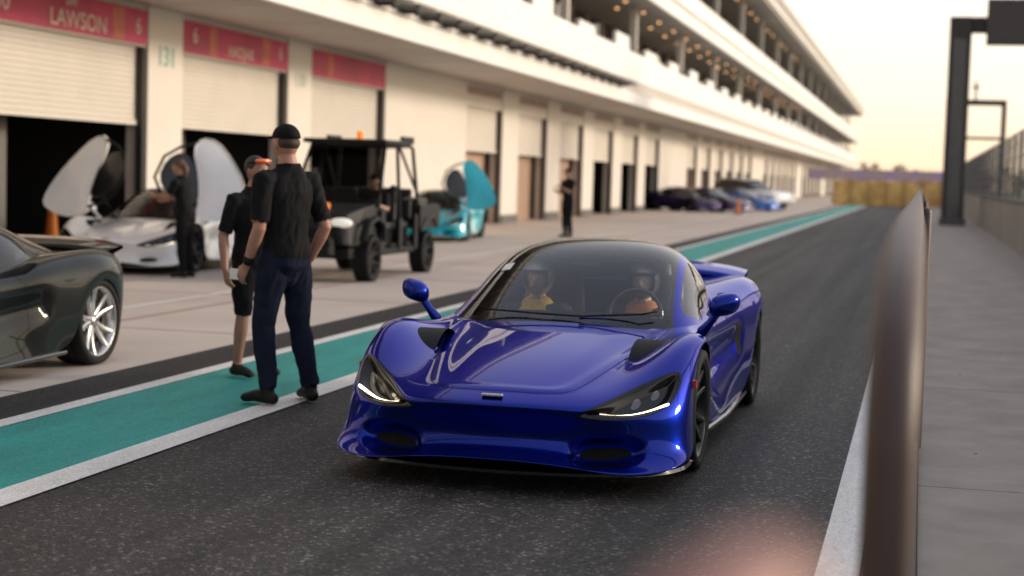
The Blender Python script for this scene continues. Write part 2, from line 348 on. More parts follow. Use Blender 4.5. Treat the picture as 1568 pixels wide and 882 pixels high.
HOOD=chaikin([(-.6,-.965),(0,-.965),(.25,-.945),(.37,-.87),(.42,-.72),(.475,-.5),(.56,-.1),(.63,.2),(.66,.60),(-.6,.60)],1)
CORN=chaikin([(.40,.190),(.42,.258),(.52,.278),(.68,.280),(.755,.245),(.75,.195),(.58,.172)],2)
COWL=[(-.1,.43),(.4,.46),(.58,.56),(.66,.70),(.70,.88),(.72,1.2),(.72,1.8),(.62,2.25),(-.1,2.25)]
SCOOP=[(.765,1.25),(.785,1.2),(.84,1.75),(.81,1.95),(.75,1.95)]
DOOR=chaikin([(.44,.18),(.50,.62),(.62,.78),(1.55,.82),(1.75,.6),(1.7,.3),(1.55,.18)],1)
def wheel_mesh(name,r,w,rimmat,spokes=5,res=48,thin=False):
    G=[];mi=[]
    hw=w/2; rr=r*.79
    v,f=lathe([(rr,-hw*.8),(rr+.01,-hw*.95),(r*.9,-hw),(r*.975,-hw*.93),(r,-hw*.72),(r,-hw*.3),(r-.006,-hw*.28),(r-.006,-hw*.22),(r,-hw*.2),(r,hw*.2),(r-.006,hw*.22),(r-.006,hw*.28),(r,hw*.3),(r,hw*.72),(r*.975,hw*.93),(r*.9,hw),(rr+.01,hw*.95),(rr,hw*.8)],res)
    G.append((v,f)); mi+=[0]*len(f)
    v,f=lathe([(rr,-hw*.8),(rr-.02,-hw*.6),(rr-.03,0),(rr-.02,hw*.7),(rr-.004,hw*.86),(rr+.004,hw*.9),(rr+.004,hw*.8)],res); G.append((v,f)); mi+=[1]*len(f)
    v,f=lathe([(.0,.0),(rr*.78,.0),(rr*.78,.02),(0,.02)],32); G.append((v,f)); mi+=[2]*len(f)
    v,f=lathe([(0,hw*.62),(.03,hw*.62),(.038,hw*.55),(.07,hw*.45),(.07,.03)],24); G.append((v,f)); mi+=[1]*len(f)
    for s in range(spokes):
        a0=2*math.pi*s/spokes+.3
        for sg in (-1,1):
            v=[];f=[]
            for i in range(7):
                t=i/6; rad=.045+(rr-.047)*t
                off=sg*(.016+.058*t**1.5); hwid=.025-.004*t
                xx=hw*(.50+.28*t**2); th=.035
                for dw,dx in ((-hwid,0),(-hwid*.6,.007),(hwid*.6,.007),(hwid,0),(hwid,-th),(-hwid,-th)):
                    y=off+dw; z=rad
                    v.append((xx+dx,y*math.cos(a0)-z*math.sin(a0),y*math.sin(a0)+z*math.cos(a0)))
            for i in range(6):
                for k in range(6):
                    k2=(k+1)%6; f.append((i*6+k,i*6+k2,(i+1)*6+k2,(i+1)*6+k))
            G.append((v,f)); mi+=[1]*len(f)
    v,f=merge(G)
    me=bpy.data.meshes.new(name); me.from_pydata([tuple(p) for p in v],[],f)
    for m in (M_tyre,rimmat,M_disc): me.materials.append(m)
    me.polygons.foreach_set('material_index',mi); me.polygons.foreach_set('use_smooth',[True]*len(mi)); me.update()
    return me
WM={}
def wheel(parent,x,y,r,w,rimmat,name):
    k=(r,w,rimmat.name)
    if k not in WM: WM[k]=wheel_mesh('wheel_mesh',r,w,rimmat)
    o=bpy.data.objects.new(name,WM[k]); link(o,parent); o.location=(x,y,r)
    if x<0: o.rotation_euler=(0,0,math.pi)
    return o
def torus(name,c,Rr,r,tilt,mat_,parent):
    M=Matrix.Rotation(tilt,3,'X')
    v=[];f=[];n=32;m=8
    for i in range(n):
        a=2*math.pi*i/n
        for k in range(m):
            b=2*math.pi*k/m
            v.append(Vector(c)+M@Vector(((Rr+r*math.cos(b))*math.cos(a),r*math.sin(b),(Rr+r*math.cos(b))*math.sin(a))))
    for i in range(n):
        for k in range(m):
            f.append((i*m+k,i*m+(k+1)%m,((i+1)%n)*m+(k+1)%m,((i+1)%n)*m+k))
    return mk(name,v,f,mat_,parent,True)
def supercar(name,loc,rot,pm,rim,res=4,interior=True,lights=True,scale=(1,1,1)):
    e=empty(name,loc,rot); e.scale=scale
    F=full(patch(H,res,res))
    x=np.abs(F[...,0]);y=F[...,1];z=F[...,2]
    front=y<-.30
    hd=np.where(front&(z>.36),sdpoly(x,z,HEAD),.3)
    vt=np.where(z>.5,sdpoly(x,y,VENT),.3)
    hood=np.where((z>.47)&(y<.52),sdpoly(x,y,HOOD),.3)
    cor=np.where(y<-.68,sdpoly(x,z,CORN),.3)
    cowl=np.where(z>.66,sdpoly(x,y,COWL),.3)
    scp=np.where(z>.66,sdpoly(x,y,SCOOP),.3)
    dr=np.where((x>.74)&(y>.2)&(y<2.1),sdpoly(y,z,DOOR),.3)
    drl=np.where(front,np.minimum(sdseg(x,z,(.555,.416),(.70,.422)),sdseg(x,z,(.70,.422),(.842,.447)))-.0075,.3)
    lens=np.minimum(np.hypot(x-.70,(z-.480))-.022,np.hypot(x-.785,(z-.514))-.022)
    lens=np.where(front,lens,.3)
    nn=normals(F)
    dep=.046*(1-sstep(hd,-.045,.0)) +.018*(1-sstep(vt,-.010,.002)) +.065*(1-sstep(cor,-.04,.03)) +.05*(1-sstep(scp,-.04,.0)) +.006*(1-sstep(cowl,-.02,0))
    dep-=.005*(1-sstep(np.abs(hood+.035),0,.055))*(z>.5)
    dep-=.0045*np.exp(-((x-.30-.10*(y+.6))/.07)**2)*sstep(y,-.85,-.2)*(1-sstep(y,.1,.4))
    mid=np.where(front,sdpoly(x,z,[(-.2,.10),(-.2,.166),(.40,.156),(.50,.128),(.5,.10)]),.3)
    dep+=.045*np.where((x>.7)&(y>.5)&(y<2.05),np.exp(-((z-(.40+.10*(y-.5)))/.10)**2)*sstep(y,.55,1.1)*(1-sstep(y,1.85,2.05)),0)
    F2=F-nn*dep[...,None]
    side_in=np.where((x>.78)&(y>1.72)&(y<2.12),sdpoly(y,z,[(1.88,.64),(1.97,.66),(1.98,.44),(1.93,.42)]),.3)
    blk=np.minimum.reduce([hd,cowl,np.where(y>3.3,z-.62,.3)])
    matt=np.minimum.reduce([cor+.030,vt+.003,scp,mid,side_in])
    gap=np.where(np.abs(hood)<np.abs(dr),hood,dr)
    keep=np.ones((F.shape[0]-1,F.shape[1]-1),bool)
    if interior:
        c=(F[:-1,:-1]+F[1:,1:])/2
        keep=~((np.abs(c[...,0])<np.where(c[...,1]<.9,.56,.66))&(c[...,1]>.64)&(c[...,1]<2.0)&(c[...,2]>.6))
    dl=drl if lights else drl*0+.3
    gridmesh('body_shell',F2,[pm],e,dict(blk=blk,matt=matt,gap=gap,drl=dl,lens=lens),keep)
    nu=nv=res+1
    Gf=full(patch(GH,nu,nv)); U,V=Gf.shape[:2]
    uu=np.linspace(0,len(GH)-1,U)[:,None]*np.ones((1,V)); vv=np.abs(np.linspace(-6,6,V))[None,:]*np.ones((U,1))
    def rb(u,v,u0,u1,v0,v1,r=.15):
        qx=np.abs(u-(u0+u1)/2)-(u1-u0)/2+r; qy=np.abs(v-(v0+v1)/2)-(v1-v0)/2+r
        return np.hypot(np.maximum(qx,0),np.maximum(qy,0))+np.minimum(np.maximum(qx,qy),0)-r
    uc=(uu[:-1,:-1]+uu[1:,1:])/2; vc=(vv[:-1,:-1]+vv[1:,1:])/2
    g=np.minimum(np.minimum(rb(uc,vc,.45,3.35,-2.8,2.8,.3),rb(uc,vc,1.0,6.2,3.45,5.35,.5)),rb(uc,vc,6.4,8.2,-1.8,1.8,.2))
    mi=(g<0).astype(int)
    top=vv-3.0
    blk=np.where(uu<7.0,top,uu-6.9)
    z0=np.full(uu.shape,.3)
    gridmesh('greenhouse',Gf,[pm,M_glass if interior else M_glassd],e,dict(blk=blk,matt=z0,gap=z0,drl=z0,lens=z0),None,mi)
    half=patch(H,res,res)
    for sgn in (1,-1):
        ed=half[:,-1].copy(); a=ed.copy(); b=ed.copy(); b[:,0]-=.38; a[:,0]-=.002
        a[:,0]*=sgn;b[:,0]*=sgn
        n=len(a); mk('arch_liner',list(a)+list(b),[(i,i+1,n+i+1,n+i) for i in range(n-1)],M_mblk,e,True)
    boxes('underbody',[(-.56,.56,-.78,3.2,.14,.36),(-.84,.84,.42,2.22,.13,.18),(-.5,.5,-.74,.30,.36,.42),(-.5,.5,2.1,3.1,.40,.72)],M_mblk,e)
    ed=half[0]; ed=np.concatenate([ed[::-1]*np.array([-1,1,1]),ed[1:]],0)
    t=ed.copy(); t[:,1]-=.075*np.exp(-(t[:,0]/.6)**2)-.0; t[:,2]=.108; bk=t.copy(); bk[:,1]=-.35; t2=t.copy(); t2[:,2]=.124;t2[:,0]*=.99
    n=len(t); mk('splitter',list(t)+list(bk)+list(t2),[(i,i+1,n+i+1,n+i) for i in range(n-1)]+[(i,2*n+i,2*n+i+1,i+1) for i in range(n-1)]+[(2*n+i,n+i,n+i+1,2*n+i+1) for i in range(n-1)],M_blk,e)
    for sx in (1,-1):
        wheel(e,sx*.815,0,.332,.245,rim,'front_wheel'); wheel(e,sx*.805,2.67,.345,.30,rim,'rear_wheel')
        v=[]
        vv_,ff_=ellgeo((0,0,0),(1,1,1),24,16)
        for p in vv_:
            q=Vector(p)
            xx=math.copysign(abs(q.x)**.75,q.x)*.090; zz=math.copysign(abs(q.z)**.75,q.z)*.066
            yy=q.y*.085; yy=min(yy,.035)
            zz+=.018*(xx/.09)
            v.append((sx*(.960+xx),.60+yy+.25*xx,.868+zz))
        mm=mk('mirror',v,ff_,pm,e,True); plainatt(mm)
        st=tube('mirror_stalk',[(sx*.83,.63,.70),(sx*.875,.62,.755),(sx*.925,.605,.83)],[.034,.024,.026],pm,e,10); plainatt(st)
        tube('side_blade',[(sx*.90,.45,.15),(sx*.925,1.2,.13),(sx*.93,2.15,.15)],.02,M_blk,e,8)
        boxes('side_marker',[(sx*.935-.012,sx*.935+.012,-.40,-.36,.50,.54)],M_red,e)
    v=[];f=[]
    for i in range(25):
        xx=-.80+1.60*i/24; c=(xx/.80)**2
        for yy,zz in ((2.98,.90),(3.12,.935),(3.26,.955),(3.38,.975),(3.40,.95),(3.2,.90)): v.append((xx,yy-.08*c,zz-.05*c*c))
    for i in range(24):
        for k in range(6):
            k2=(k+1)%6; f.append((i*6+k,i*6+k2,(i+1)*6+k2,(i+1)*6+k))
    w=mk('rear_wing',v,f,pm,e,True); plainatt(w)
    boxes('badge',[(-.055,.055,-1.04,-1.01,.484,.497)],M_silver,e,.003)
    if interior:
        boxes('cockpit_tub',[(-.70,.70,.5,.60,.2,.70),(-.74,-.70,.5,2.1,.2,.70),(.70,.74,.5,2.1,.2,.70),(-.70,.70,.5,2.1,.19,.24),(-.62,.62,1.95,2.05,.2,.9)],M_mblk,e)
        v,f=tubegeo([(-.64,.84,.66),(-.4,.82,.69),(0,.80,.70),(.4,.82,.69),(.64,.84,.66)],[(.16,.07)]*5,16,up=(0,1,0)); mk('dashboard',v,f,M_mblk,e,True)
        for sx in (.34,-.34):
            v,f=merge([tubegeo([(sx,1.55,.32),(sx,1.66,.62),(sx,1.78,.92)],[(.24,.07),(.24,.06),(.19,.05)],16,up=(1,0,0)),tubegeo([(sx,1.15,.30),(sx,1.6,.28)],[(.23,.06),(.23,.06)],14,up=(1,0,0)),tubegeo([(sx,1.79,.90),(sx,1.82,1.02)],[(.12,.045),(.10,.04)],12,up=(1,0,0))])
            mk('seat',v,f,M_leather,e,True)
        torus('steering_wheel',(.34,1.08,.74),.165,.016,R(-22),M_blk,e)
        boxes('steering_spokes',[(.19,.49,1.075,1.09,.73,.75),(.33,.35,1.075,1.09,.60,.74)],M_blk,e)
        tube('wiper_blade',[(-.48,.48,.785),(-.1,.42,.778),(.15,.41,.775)],.006,M_mblk,e,6)
        tube('wiper_arm',[(.12,.44,.772),(.48,.51,.795),(.56,.57,.81)],.006,M_mblk,e,6)
        tube('rear_view_mirror',[(-.08,1.13,1.03),(.08,1.13,1.03)],.022,M_mblk,e,8)
    return e,Gf
def swing_doors(e,pm,sides=(1,-1)):
    # dihedral doors tipped up and forward: broad outer skin outboard leaning in over the car, window frame inboard
    for sx in sides:
        skin=chaikin([(.82,.74),(1.20,.72),(1.48,.84),(1.54,.98),(1.40,1.32),(1.18,1.64),(.94,1.90),(.74,1.93),(.66,1.74),(.78,1.4),(.84,1.05)],1)
        win=chaikin([(.86,.98),(.80,1.36),(.66,1.62),(.52,1.72),(.36,1.60),(.30,1.34),(.44,1.08)],1)
        card=chaikin([(.92,.84),(1.18,.84),(1.38,.94),(1.28,1.28),(1.06,1.58),(.86,1.76),(.82,1.58),(.92,1.2)],1)
        def xf(p,d):
            x_,z_=p
            y_=.20+.42*(z_-.8)+(.35 if sx>0 else .10)*(x_-.8)-.35*(x_-1.0)**2+d
            return Vector((sx*x_,y_,z_))
        def sheet(nm,poly,d0,d1,m_):
            cx=sum(p[0] for p in poly)/len(poly); cz=sum(p[1] for p in poly)/len(poly)
            rings=[1,.93,.8,.6,.3]; P=[];f=[];n=len(poly)
            for side,dd in ((0,d0),(1,d1)):
                for r_ in rings:
                    for p in poly:
                        q=(cx+(p[0]-cx)*r_,cz+(p[1]-cz)*r_); b_=(1-r_**2)*.05
                        P.append(xf(q,dd-(b_ if side==0 else 0)))
                P.append(xf((cx,cz),dd-(.05 if side==0 else 0)))
            off=len(rings)*n+1
            for s_ in (0,1):
                o_=s_*off
                for k in range(len(rings)-1):
                    for i in range(n):
                        j=(i+1)%n; f.append((o_+k*n+i,o_+k*n+j,o_+(k+1)*n+j,o_+(k+1)*n+i))
                for i in range(n): f.append((o_+(len(rings)-1)*n+i,o_+(len(rings)-1)*n+(i+1)%n,o_+off-1))
            for i in range(n): f.append((i,(i+1)%n,off+(i+1)%n,off+i))
            o=mk(nm,P,f,m_,e,True); plainatt(o); return o
        sheet('door_skin',skin,-.03,.04,pm); sheet('door_window',win,-.01,.01,M_doorglass)
        sheet('door_card',card,.045,.07,M_mblk)
        tube('door_frame',[xf(p,-.01) for p in ((.82,.88),(.60,.94),(.38,1.08),(.26,1.34),(.33,1.64),(.50,1.78),(.72,1.86))],.022,M_mblk,e,8)
        tube('gas_strut',[(sx*.72,.9,.75),tuple(xf((.9,1.3),.03))],.012,M_mblk,e,6)
# ---------------------------------------------------------------- people
def person(name,loc,rot,height=1.8,pose=None,voxel=.009,shirt=(.006,.006,.007),pants=(.016,.02,.035),shoes=(.006,.006,.006),skin=(.42,.22,.15),shorts=False,cap=True,hair=None,seated=False,helmet=None,vest=None,lean=0,female=False,glasses=False,slim=1.0,longhair=False):
    J=dict(hipL=(.095,0,.92),hipR=(-.095,0,.92),kneeL=(.105,-.02,.50),kneeR=(-.105,-.02,.50),ankL=(.11,.03,.09),ankR=(-.11,.03,.09),
           toeL=(.13,-.15,.035),toeR=(-.13,-.15,.035),shL=(.19,0,1.43),shR=(-.19,0,1.43),elL=(.25,.03,1.14),elR=(-.25,.03,1.14),wrL=(.26,-.05,.89),wrR=(-.26,-.05,.89),
           haL=(.255,-.08,.80),haR=(-.255,-.08,.80),hturn=0.)
    if pose: J.update(pose)
    s=height/1.8
    e=empty(name,loc,rot); e.scale=(s,s,s)
    ht=J.pop('hturn')
    V={k:Vector(v) for k,v in J.items()}
    G=[];segs=[]
    def bend(p):
        p=Vector(p)
        if lean and p.z>.95:
            q=Matrix.Rotation(lean,3,'X')@(p-Vector((0,0,.95))); return q+Vector((0,0,.95))
        return p
    for k in list(V):
        if k[:2]=='sh': V[k]=bend(V[k])
    tor=[(.84,.10,.09,.0),(.90,.165,.118,.01),(.97,.168,.122,.01),(1.07,.152,.11,0),(1.17,.158,.112,-.005),(1.28,.176,.12,-.008),(1.37,.185,.118,0),(1.43,.165,.10,.005),(1.475,.11,.082,.01),(1.51,.068,.068,.01),(1.58,.056,.060,.0)]
    if female: tor=[(a,b*(.86 if a>1 else 1.0),c*(.9),d) for a,b,c,d in tor]
    tor=[(a,b*slim if a<1.48 else b,c*slim if a<1.48 else c,d) for a,b,c,d in tor]
    pts=[bend((0,d,a)) for a,b,c,d in tor]
    G.append(tubegeo(pts,[(b,c) for a,b,c,d in tor],24,up=(1,0,0)))
    def seg(a,b,ra,rb,lab): segs.append((Vector(a),Vector(b),ra,rb,lab))
    for i in range(len(tor)-1):
        seg(pts[i],pts[i+1],min(tor[i][1:3])*1.2,min(tor[i+1][1:3])*1.2,'torso' if tor[i][0]<1.50 else 'skin')
    for S in 'LR':
        sh,el,wr,ha=V['sh'+S],V['el'+S],V['wr'+S],V['ha'+S]
        k=.88 if female else 1
        G.append(tubegeo([sh+Vector((-.05 if S=='L' else .05,0,.0)),sh,sh.lerp(el,.35),sh.lerp(el,.8),el,el.lerp(wr,.3),el.lerp(wr,.75),wr],[.055*k,.062*k,.055*k,.046*k,.042*k,.043*k,.032*k,.027*k],14))
        seg(sh,sh.lerp(el,.80),.062,.05,'sleeve'); seg(sh.lerp(el,.80),el,.046,.042,'skin'); seg(el,wr,.043,.027,'skin')
        d=(ha-wr).normalized()
        fwd=Vector((0,-1,0)) if abs(d.y)<.8 else Vector((0,0,1))
        fwd=(fwd-d*fwd.dot(d)).normalized(); pal=d.cross(fwd)
        if (pal.x>0)==(S=='L'): pal=-pal
        G.append(tubegeo([wr,wr+d*.03,wr+d*.085],[(.026,.020),(.036,.017),(.041,.015)],12,up=tuple(fwd)))
        for fi,(o_,ln) in enumerate(((.031,.072),(.011,.082),(-.010,.076),(-.030,.060))):
            b0=wr+d*.08+fwd*o_; b1=b0+d*ln*.45+pal*.006; b2=b1+d*ln*.35*.9+pal*.018; b3=b2+d*ln*.25*.7+pal*.018
            G.append(tubegeo([b0,b1,b2,b3],[.0105,.010,.009,.0075],8))
        t0=wr+d*.03+fwd*.025; G.append(tubegeo([t0,t0+d*.03+fwd*.025+pal*.008,t0+d*.06+fwd*.028+pal*.018],[.013,.011,.009],8))
        seg(wr,wr+d*.17,.035,.02,'skin')
        hp,kn,an,to=V['hip'+S],V['knee'+S],V['ank'+S],V['toe'+S]
        w=1.0 if not shorts else .92
        G.append(tubegeo([hp,hp.lerp(kn,.25),hp.lerp(kn,.6),kn,kn.lerp(an,.3),kn.lerp(an,.7),an],[.088,.09,.074,.058 if not shorts else .052,.060*w,.047*w,.040*w],16))
        seg(hp,kn.lerp(hp,.06),.088,.06,'thigh'); seg(kn.lerp(hp,.06),an,.058,.045,'calf')
        heel=an+(an-to).normalized()*.045; heel.z=an.z-.045
        G.append(tubegeo([heel,Vector((an.x,an.y,an.z-.03)),an.lerp(to,.55)+Vector((0,0,-.005)),to],[(.036,.036),(.042,.050),(.047,.034),(.040,.026)],12,up=(1,0,0)))
        seg(heel,to,.045,.035,'shoe'); seg(an,an+Vector((0,0,-.06)),.05,.05,'shoe')
    hc=bend((0,-.015,1.675)); Hm=Matrix.Rotation(ht,3,'Z')@Matrix.Rotation(lean*.5 if lean else 0,3,'X')
    def hp_(p): return hc+Hm@Vector(p)
    G.append(ellgeo(hc,(.076,.095,.108),20,16,Hm)); G.append(ellgeo(hp_((0,-.025,-.055)),(.058,.065,.062),16,12,Hm))
    G.append(ellgeo(hp_((0,-.045,-.095)),(.03,.03,.022),12,8,Hm)); G.append(tubegeo([hp_((0,-.09,.012)),hp_((0,-.112,-.022)),hp_((0,-.104,-.032))],[.010,.014,.012],8))
    G.append(ellgeo(hp_((0,-.09,-.058)),(.026,.012,.010),10,8,Hm)); G.append(ellgeo(hp_((0,-.083,.028)),(.055,.016,.012),12,8,Hm))
    for sx in (1,-1): G.append(ellgeo(hp_((sx*.078,.008,-.008)),(.010,.022,.034),10,8,Hm))
    seg(hp_((0,0,-.06)),hp_((0,0,.04)),.1,.1,'head')
    v,f=merge(G)
    tmp=mk('tmp',v,f,M_mblk,None)
    m=tmp.modifiers.new('r','REMESH'); m.mode='VOXEL'; m.voxel_size=voxel
    sm=tmp.modifiers.new('s','SMOOTH'); sm.factor=.5; sm.iterations=3 if voxel<.012 else 1
    dg=bpy.context.evaluated_depsgraph_get(); me=bpy.data.meshes.new_from_object(tmp.evaluated_get(dg))
    bpy.data.objects.remove(tmp)
    nv=len(me.vertices); co=np.empty(nv*3); me.vertices.foreach_get('co',co); co=co.reshape(-1,3)
    no=np.empty(nv*3); me.vertices.foreach_get('normal',no); no=no.reshape(-1,3)
    best=np.full(nv,1e9); lab=np.zeros(nv,int)
    for a,b,ra,rb,l in segs:
        a=np.array(a);b=np.array(b); ab=b-a; t=np.clip(((co-a)@ab)/(ab@ab),0,1)
        d=np.linalg.norm(co-(a+t[:,None]*ab),axis=1)-(ra+(rb-ra)*t)
        w=d<best; best=np.where(w,d,best)
        if l in('skin','head'): val=np.zeros(nv,int)
        elif l=='sleeve': val=np.full(nv,1)
        elif l=='torso': val=np.where(co[:,2]>.945,1,2) if not seated else np.full(nv,1)
        elif l=='thigh': val=np.full(nv,2)
        elif l=='calf': val=np.full(nv,0 if shorts else 2)
        else: val=np.full(nv,3)
        lab=np.where(w,val,lab)
    off=np.where(lab==1,.014,np.where(lab==2,.012,np.where(lab==3,.004,0)))
    fold=np.zeros(nv)
    for i in range(nv):
        if lab[i] in (1,2):
            p=co[i]; q=Vector((p[0]*9,p[1]*9,p[2]*5+p[0]*6))
            fold[i]=(noise.noise(q)*.014+ (1-abs(noise.noise(q*2.1+Vector((3,1,7)))))*.012-.008)
    co=co+no*(off+fold)[:,None]
    me.vertices.foreach_set('co',co.reshape(-1))
    me.materials.clear()
    tag=name
    for mm in (mat(tag+'_skin',skin,.5,var=.1,scale=12),mat(tag+'_shirt',shirt,.85,var=.2,scale=6,bump=.1,bscale=300,spec=.2),mat(tag+'_trousers',pants,.9,var=.2,scale=6,bump=.1,bscale=300,spec=.15),mat(tag+'_shoes',shoes,.6,var=.1,spec=.3)): me.materials.append(mm)
    npol=len(me.polygons); ls=np.empty(npol,int); me.polygons.foreach_get('loop_start',ls); lv=np.empty(len(me.loops),int); me.loops.foreach_get('vertex_index',lv)
    me.polygons.foreach_set('material_index',lab[lv[ls]].astype(np.int32)); me.polygons.foreach_set('use_smooth',[True]*npol); me.update()
    link(bpy.data.objects.new('body',me),e)
    def part(nm,g,m_): 
        return mk(nm,g[0],g[1],m_,e,True)
    for sx in (1,-1):
        part('eye',ellgeo(hp_((sx*.03,-.083,.008)),(.012,.010,.008),10,8,Hm),M_paper); part('iris',ellgeo(hp_((sx*.03,-.090,.008)),(.006,.005,.006),8,6,Hm),M_mblk)
    part('mouth',ellgeo(hp_((0,-.101,-.060)),(.024,.004,.003),10,6,Hm),mat('lips',(.3,.1,.08),.5,var=0))
    if helmet:
        v,f=ellgeo((0,0,.01),(.122,.142,.142),32,24)
        keepf=[q for q in f if not (sum(v[i].y for i in q)/len(q)<-.075 and -.055<sum(v[i].z for i in q)/len(q)<.065)]
        part('helmet',([hp_(p) for p in v],keepf),helmet)
    if not seated:
        part('collar',tubegeo([bend((0,.004,1.478)),bend((0,.002,1.512))],[(.080,.078),(.068,.070)],20,up=(1,0,0)),bpy.data.materials[tag+'_shirt'])
    cc=mat('cap_cloth',(.006,.006,.007),.85,var=.1,spec=.2)
    if cap:
        v,f=ellgeo((0,.005,.03),(.086,.106,.092),24,16)
        v2=[hp_((p.x,p.y,max(p.z,.028))) for p in v]
        part('cap_crown',(v2,f),cc)
        part('cap_brim',tubegeo([hp_((0,-.085,.036)),hp_((0,-.13,.034)),hp_((0,-.165,.028))],[(.078,.006),(.072,.005),(.05,.005)],16,up=tuple(Hm@Vector((1,0,0)))),cc)
        part('hair',ellgeo(hp_((0,.022,-.002)),(.080,.085,.058),16,12,Hm),mat('hair_short',(.05,.03,.02),.7,var=.2,scale=40))
    if hair:
        mh=mat('hair',hair,.6,var=.3,scale=40)
        part('hair',ellgeo(hp_((0,.022,.030)),(.086,.094,.093),20,14,Hm),mh)
        if longhair: part('hair_bun',tubegeo([hp_((0,.09,.02)),hp_((0,.12,-.06)),hp_((0,.10,-.16))],[.05,.045,.02],12),mh)
    if glasses:
        part('sunglasses',tubegeo([hp_((-.066,-.075,.075)),hp_((-.03,-.098,.078)),hp_((.03,-.098,.078)),hp_((.066,-.075,.075))],[.018]*4,10),mat('mirror_lens',(.9,.14,.02),.2,metal=.3,var=0,coat=1))
        tube('glasses_arm',[hp_((-.07,-.075,.075)),hp_((-.082,.02,.06))],.006,M_mblk,e,6); tube('glasses_arm',[hp_((.07,-.075,.075)),hp_((.082,.02,.06))],.006,M_mblk,e,6)
    if vest:
        part('vest',tubegeo([bend((0,0,1.02)),bend((0,-.008,1.17)),bend((0,-.01,1.30)),bend((0,0,1.40)),bend((0,.005,1.46))],[(.18,.135),(.182,.135),(.202,.146),(.198,.134),(.13,.105)],20,up=(1,0,0)),vest)
        for sx in (.10,-.10): part('vest_stripe',tubegeo([bend((sx,-.128,1.05)),bend((sx,-.142,1.22)),bend((sx,-.128,1.41))],[(.028,.014)]*3,8,up=(1,0,0)),M_vesty)
    return e
# ---------------------------------------------------------------- ground & road
def sheet(name,x0,x1,y0,y1,z,m,parent=None):
    return mk(name,[(x0,y0,z),(x1,y0,z),(x1,y1,z),(x0,y1,z)],[(0,1,2,3)],m,parent)
sheet('ground',-1500,1500,-300,1800,0,M_ground)
sheet('concrete_apron',-40,-5.6,-70,300,.004,M_conc)
rd=empty('pit_lane_road')
sheet('asphalt',-5.6,0.05,-70,300,.008,M_asph,rd)
sheet('drain_strip',-5.66,-5.15,-70,300,.012,M_strip,rd)
sheet('lane_teal',-5.01,-4.05,-70,300,.012,M_teal,rd)
sheet('edge_line_a',-5.15,-5.01,-70,300,.016,M_white,rd)
sheet('edge_line_b',-4.05,-3.845,-70,300,.016,M_white,rd)
sheet('edge_line_c',-.335,-.17,-70,300,.012,M_white,rd)
jl=[]
for i in range(0,70): jl.append((-12.6,-5.7,i*4.2-3,i*4.2-2.985,.0045,.0065))
boxes('apron_joints',jl+[(-10.0,-9.985,-20,290,.0045,.0065)],M_joint,rd)
sheet('apron_line',-8.16,-8.05,8,160,.0085,M_white,rd)
sheet('apron_red_line',-7.5,-7.45,8,160,.0085,mat('faded_red',(.40,.25,.21),.7,var=.1),rd)
wk=empty('walkway')
boxes('slab',[(.05,2.29,-5+i*4.13+.9,-5+i*4.13+5.015,-.2,.05) for i in range(60)],M_walk,wk)
boxes('slab_bed',[(.06,2.28,-5,240,-.2,.04)],M_joint,wk)
boxes('drain_dots',[(.35+.4*(i%2),.37+.4*(i%2),5.4+i*2.0,5.42+i*2.0,.0505,.053) for i in range(12)],M_joint,wk)
# railing
rl=empty('railing')
X=-.03; top=1.415; r=.044
pts=[(X,2.75,.0),(X,2.75,1.08),(X,2.78,1.18),(X,2.86,1.26),(X,3.02,1.33),(X,3.3,1.378),(X,3.8,1.406),(X,4.5,top)]+[(X,4.5+i*4,top) for i in range(1,16)]
tube('top_rail',pts,r,M_rail,rl,24)
boxes('base_kerb',[(-.08,.045,2.5,240,0,.09)],mat('kerb_conc',(.12,.10,.095),.8,var=.2),rl,.01)
for i,yy in enumerate([9.5]+[9.5+5.5*k for k in range(1,11)]):
    tube('post',[(X+.06,yy,.05),(X+.06,yy,top-.03)],.033,M_rail,rl,14)
tube('near_end_cap',[(-.074,.46,.3),(-.074,.46,1.22),(-.070,.465,1.350),(-.060,.48,1.392),(-.043,.51,1.398)],[.020]*5,M_peach,rl,16)
# wall and catch fence
wl=empty('concrete_wall')
boxes('wall_block',[(2.3,2.65,-32+i*5,-32+i*5+4.98,0,1.2) for i in range(64)],mat('wall_concrete',(.27,.25,.23),.8,var=.2,scale=.7,bump=.2),wl,.03)
boxes('cap_rail',[(2.27,2.45,-30,286,1.21,1.25)],M_steel,wl)
fn=empty('catch_fence')
L=[]
for i in range(75):
    y=10+i*3.5; L.append((2.65,2.73,y,y+.08,1.1,3.22))
for z in (1.42,1.77,2.12,2.47,2.85,3.19): L.append((2.67,2.695,10,270,z,z+.022))
for i in range(1000):
    y=10+i*.26; L.append((2.678,2.686,y,y+.010,1.2,3.19))
boxes('fence_panels',L,M_fence,fn)
# gantry
gt=empty('timing_gantry')
boxes('column',[(.79,1.62,66.2,67,.05,8.16)],M_steel,gt,.02)
boxes('column_web',[(.95,1.45,66.1,66.19,.05,7.3),(.70,1.72,66.0,67.1,.05,.35)],M_grey,gt)
boxes('arm',[(1.63,9.0,66.3,66.9,7.57,8.16)],M_steel,gt,.02)
boxes('screen_box',[(2.16,7.4,65.7,66.2,7.05,8.8)],mat('screen_back',(.06,.052,.048),.6,var=.1),gt,.03)
boxes('far_column',[(9.01,9.7,66.2,67,0,8.1)],M_steel,gt)
g2=empty('signal_gantry')
boxes('frame',[(1.05,1.4,90,90.3,.05,5.89),(3.9,4.15,90,90.3,.0,5.89),(1.05,4.15,90,90.3,5.9,6.2),(1.41,3.89,90.05,90.2,4.1,4.25),(2.5,2.6,90,90.2,6.21,7.2),(2.35,2.75,90,90.2,6.8,6.9)],M_steel,g2)
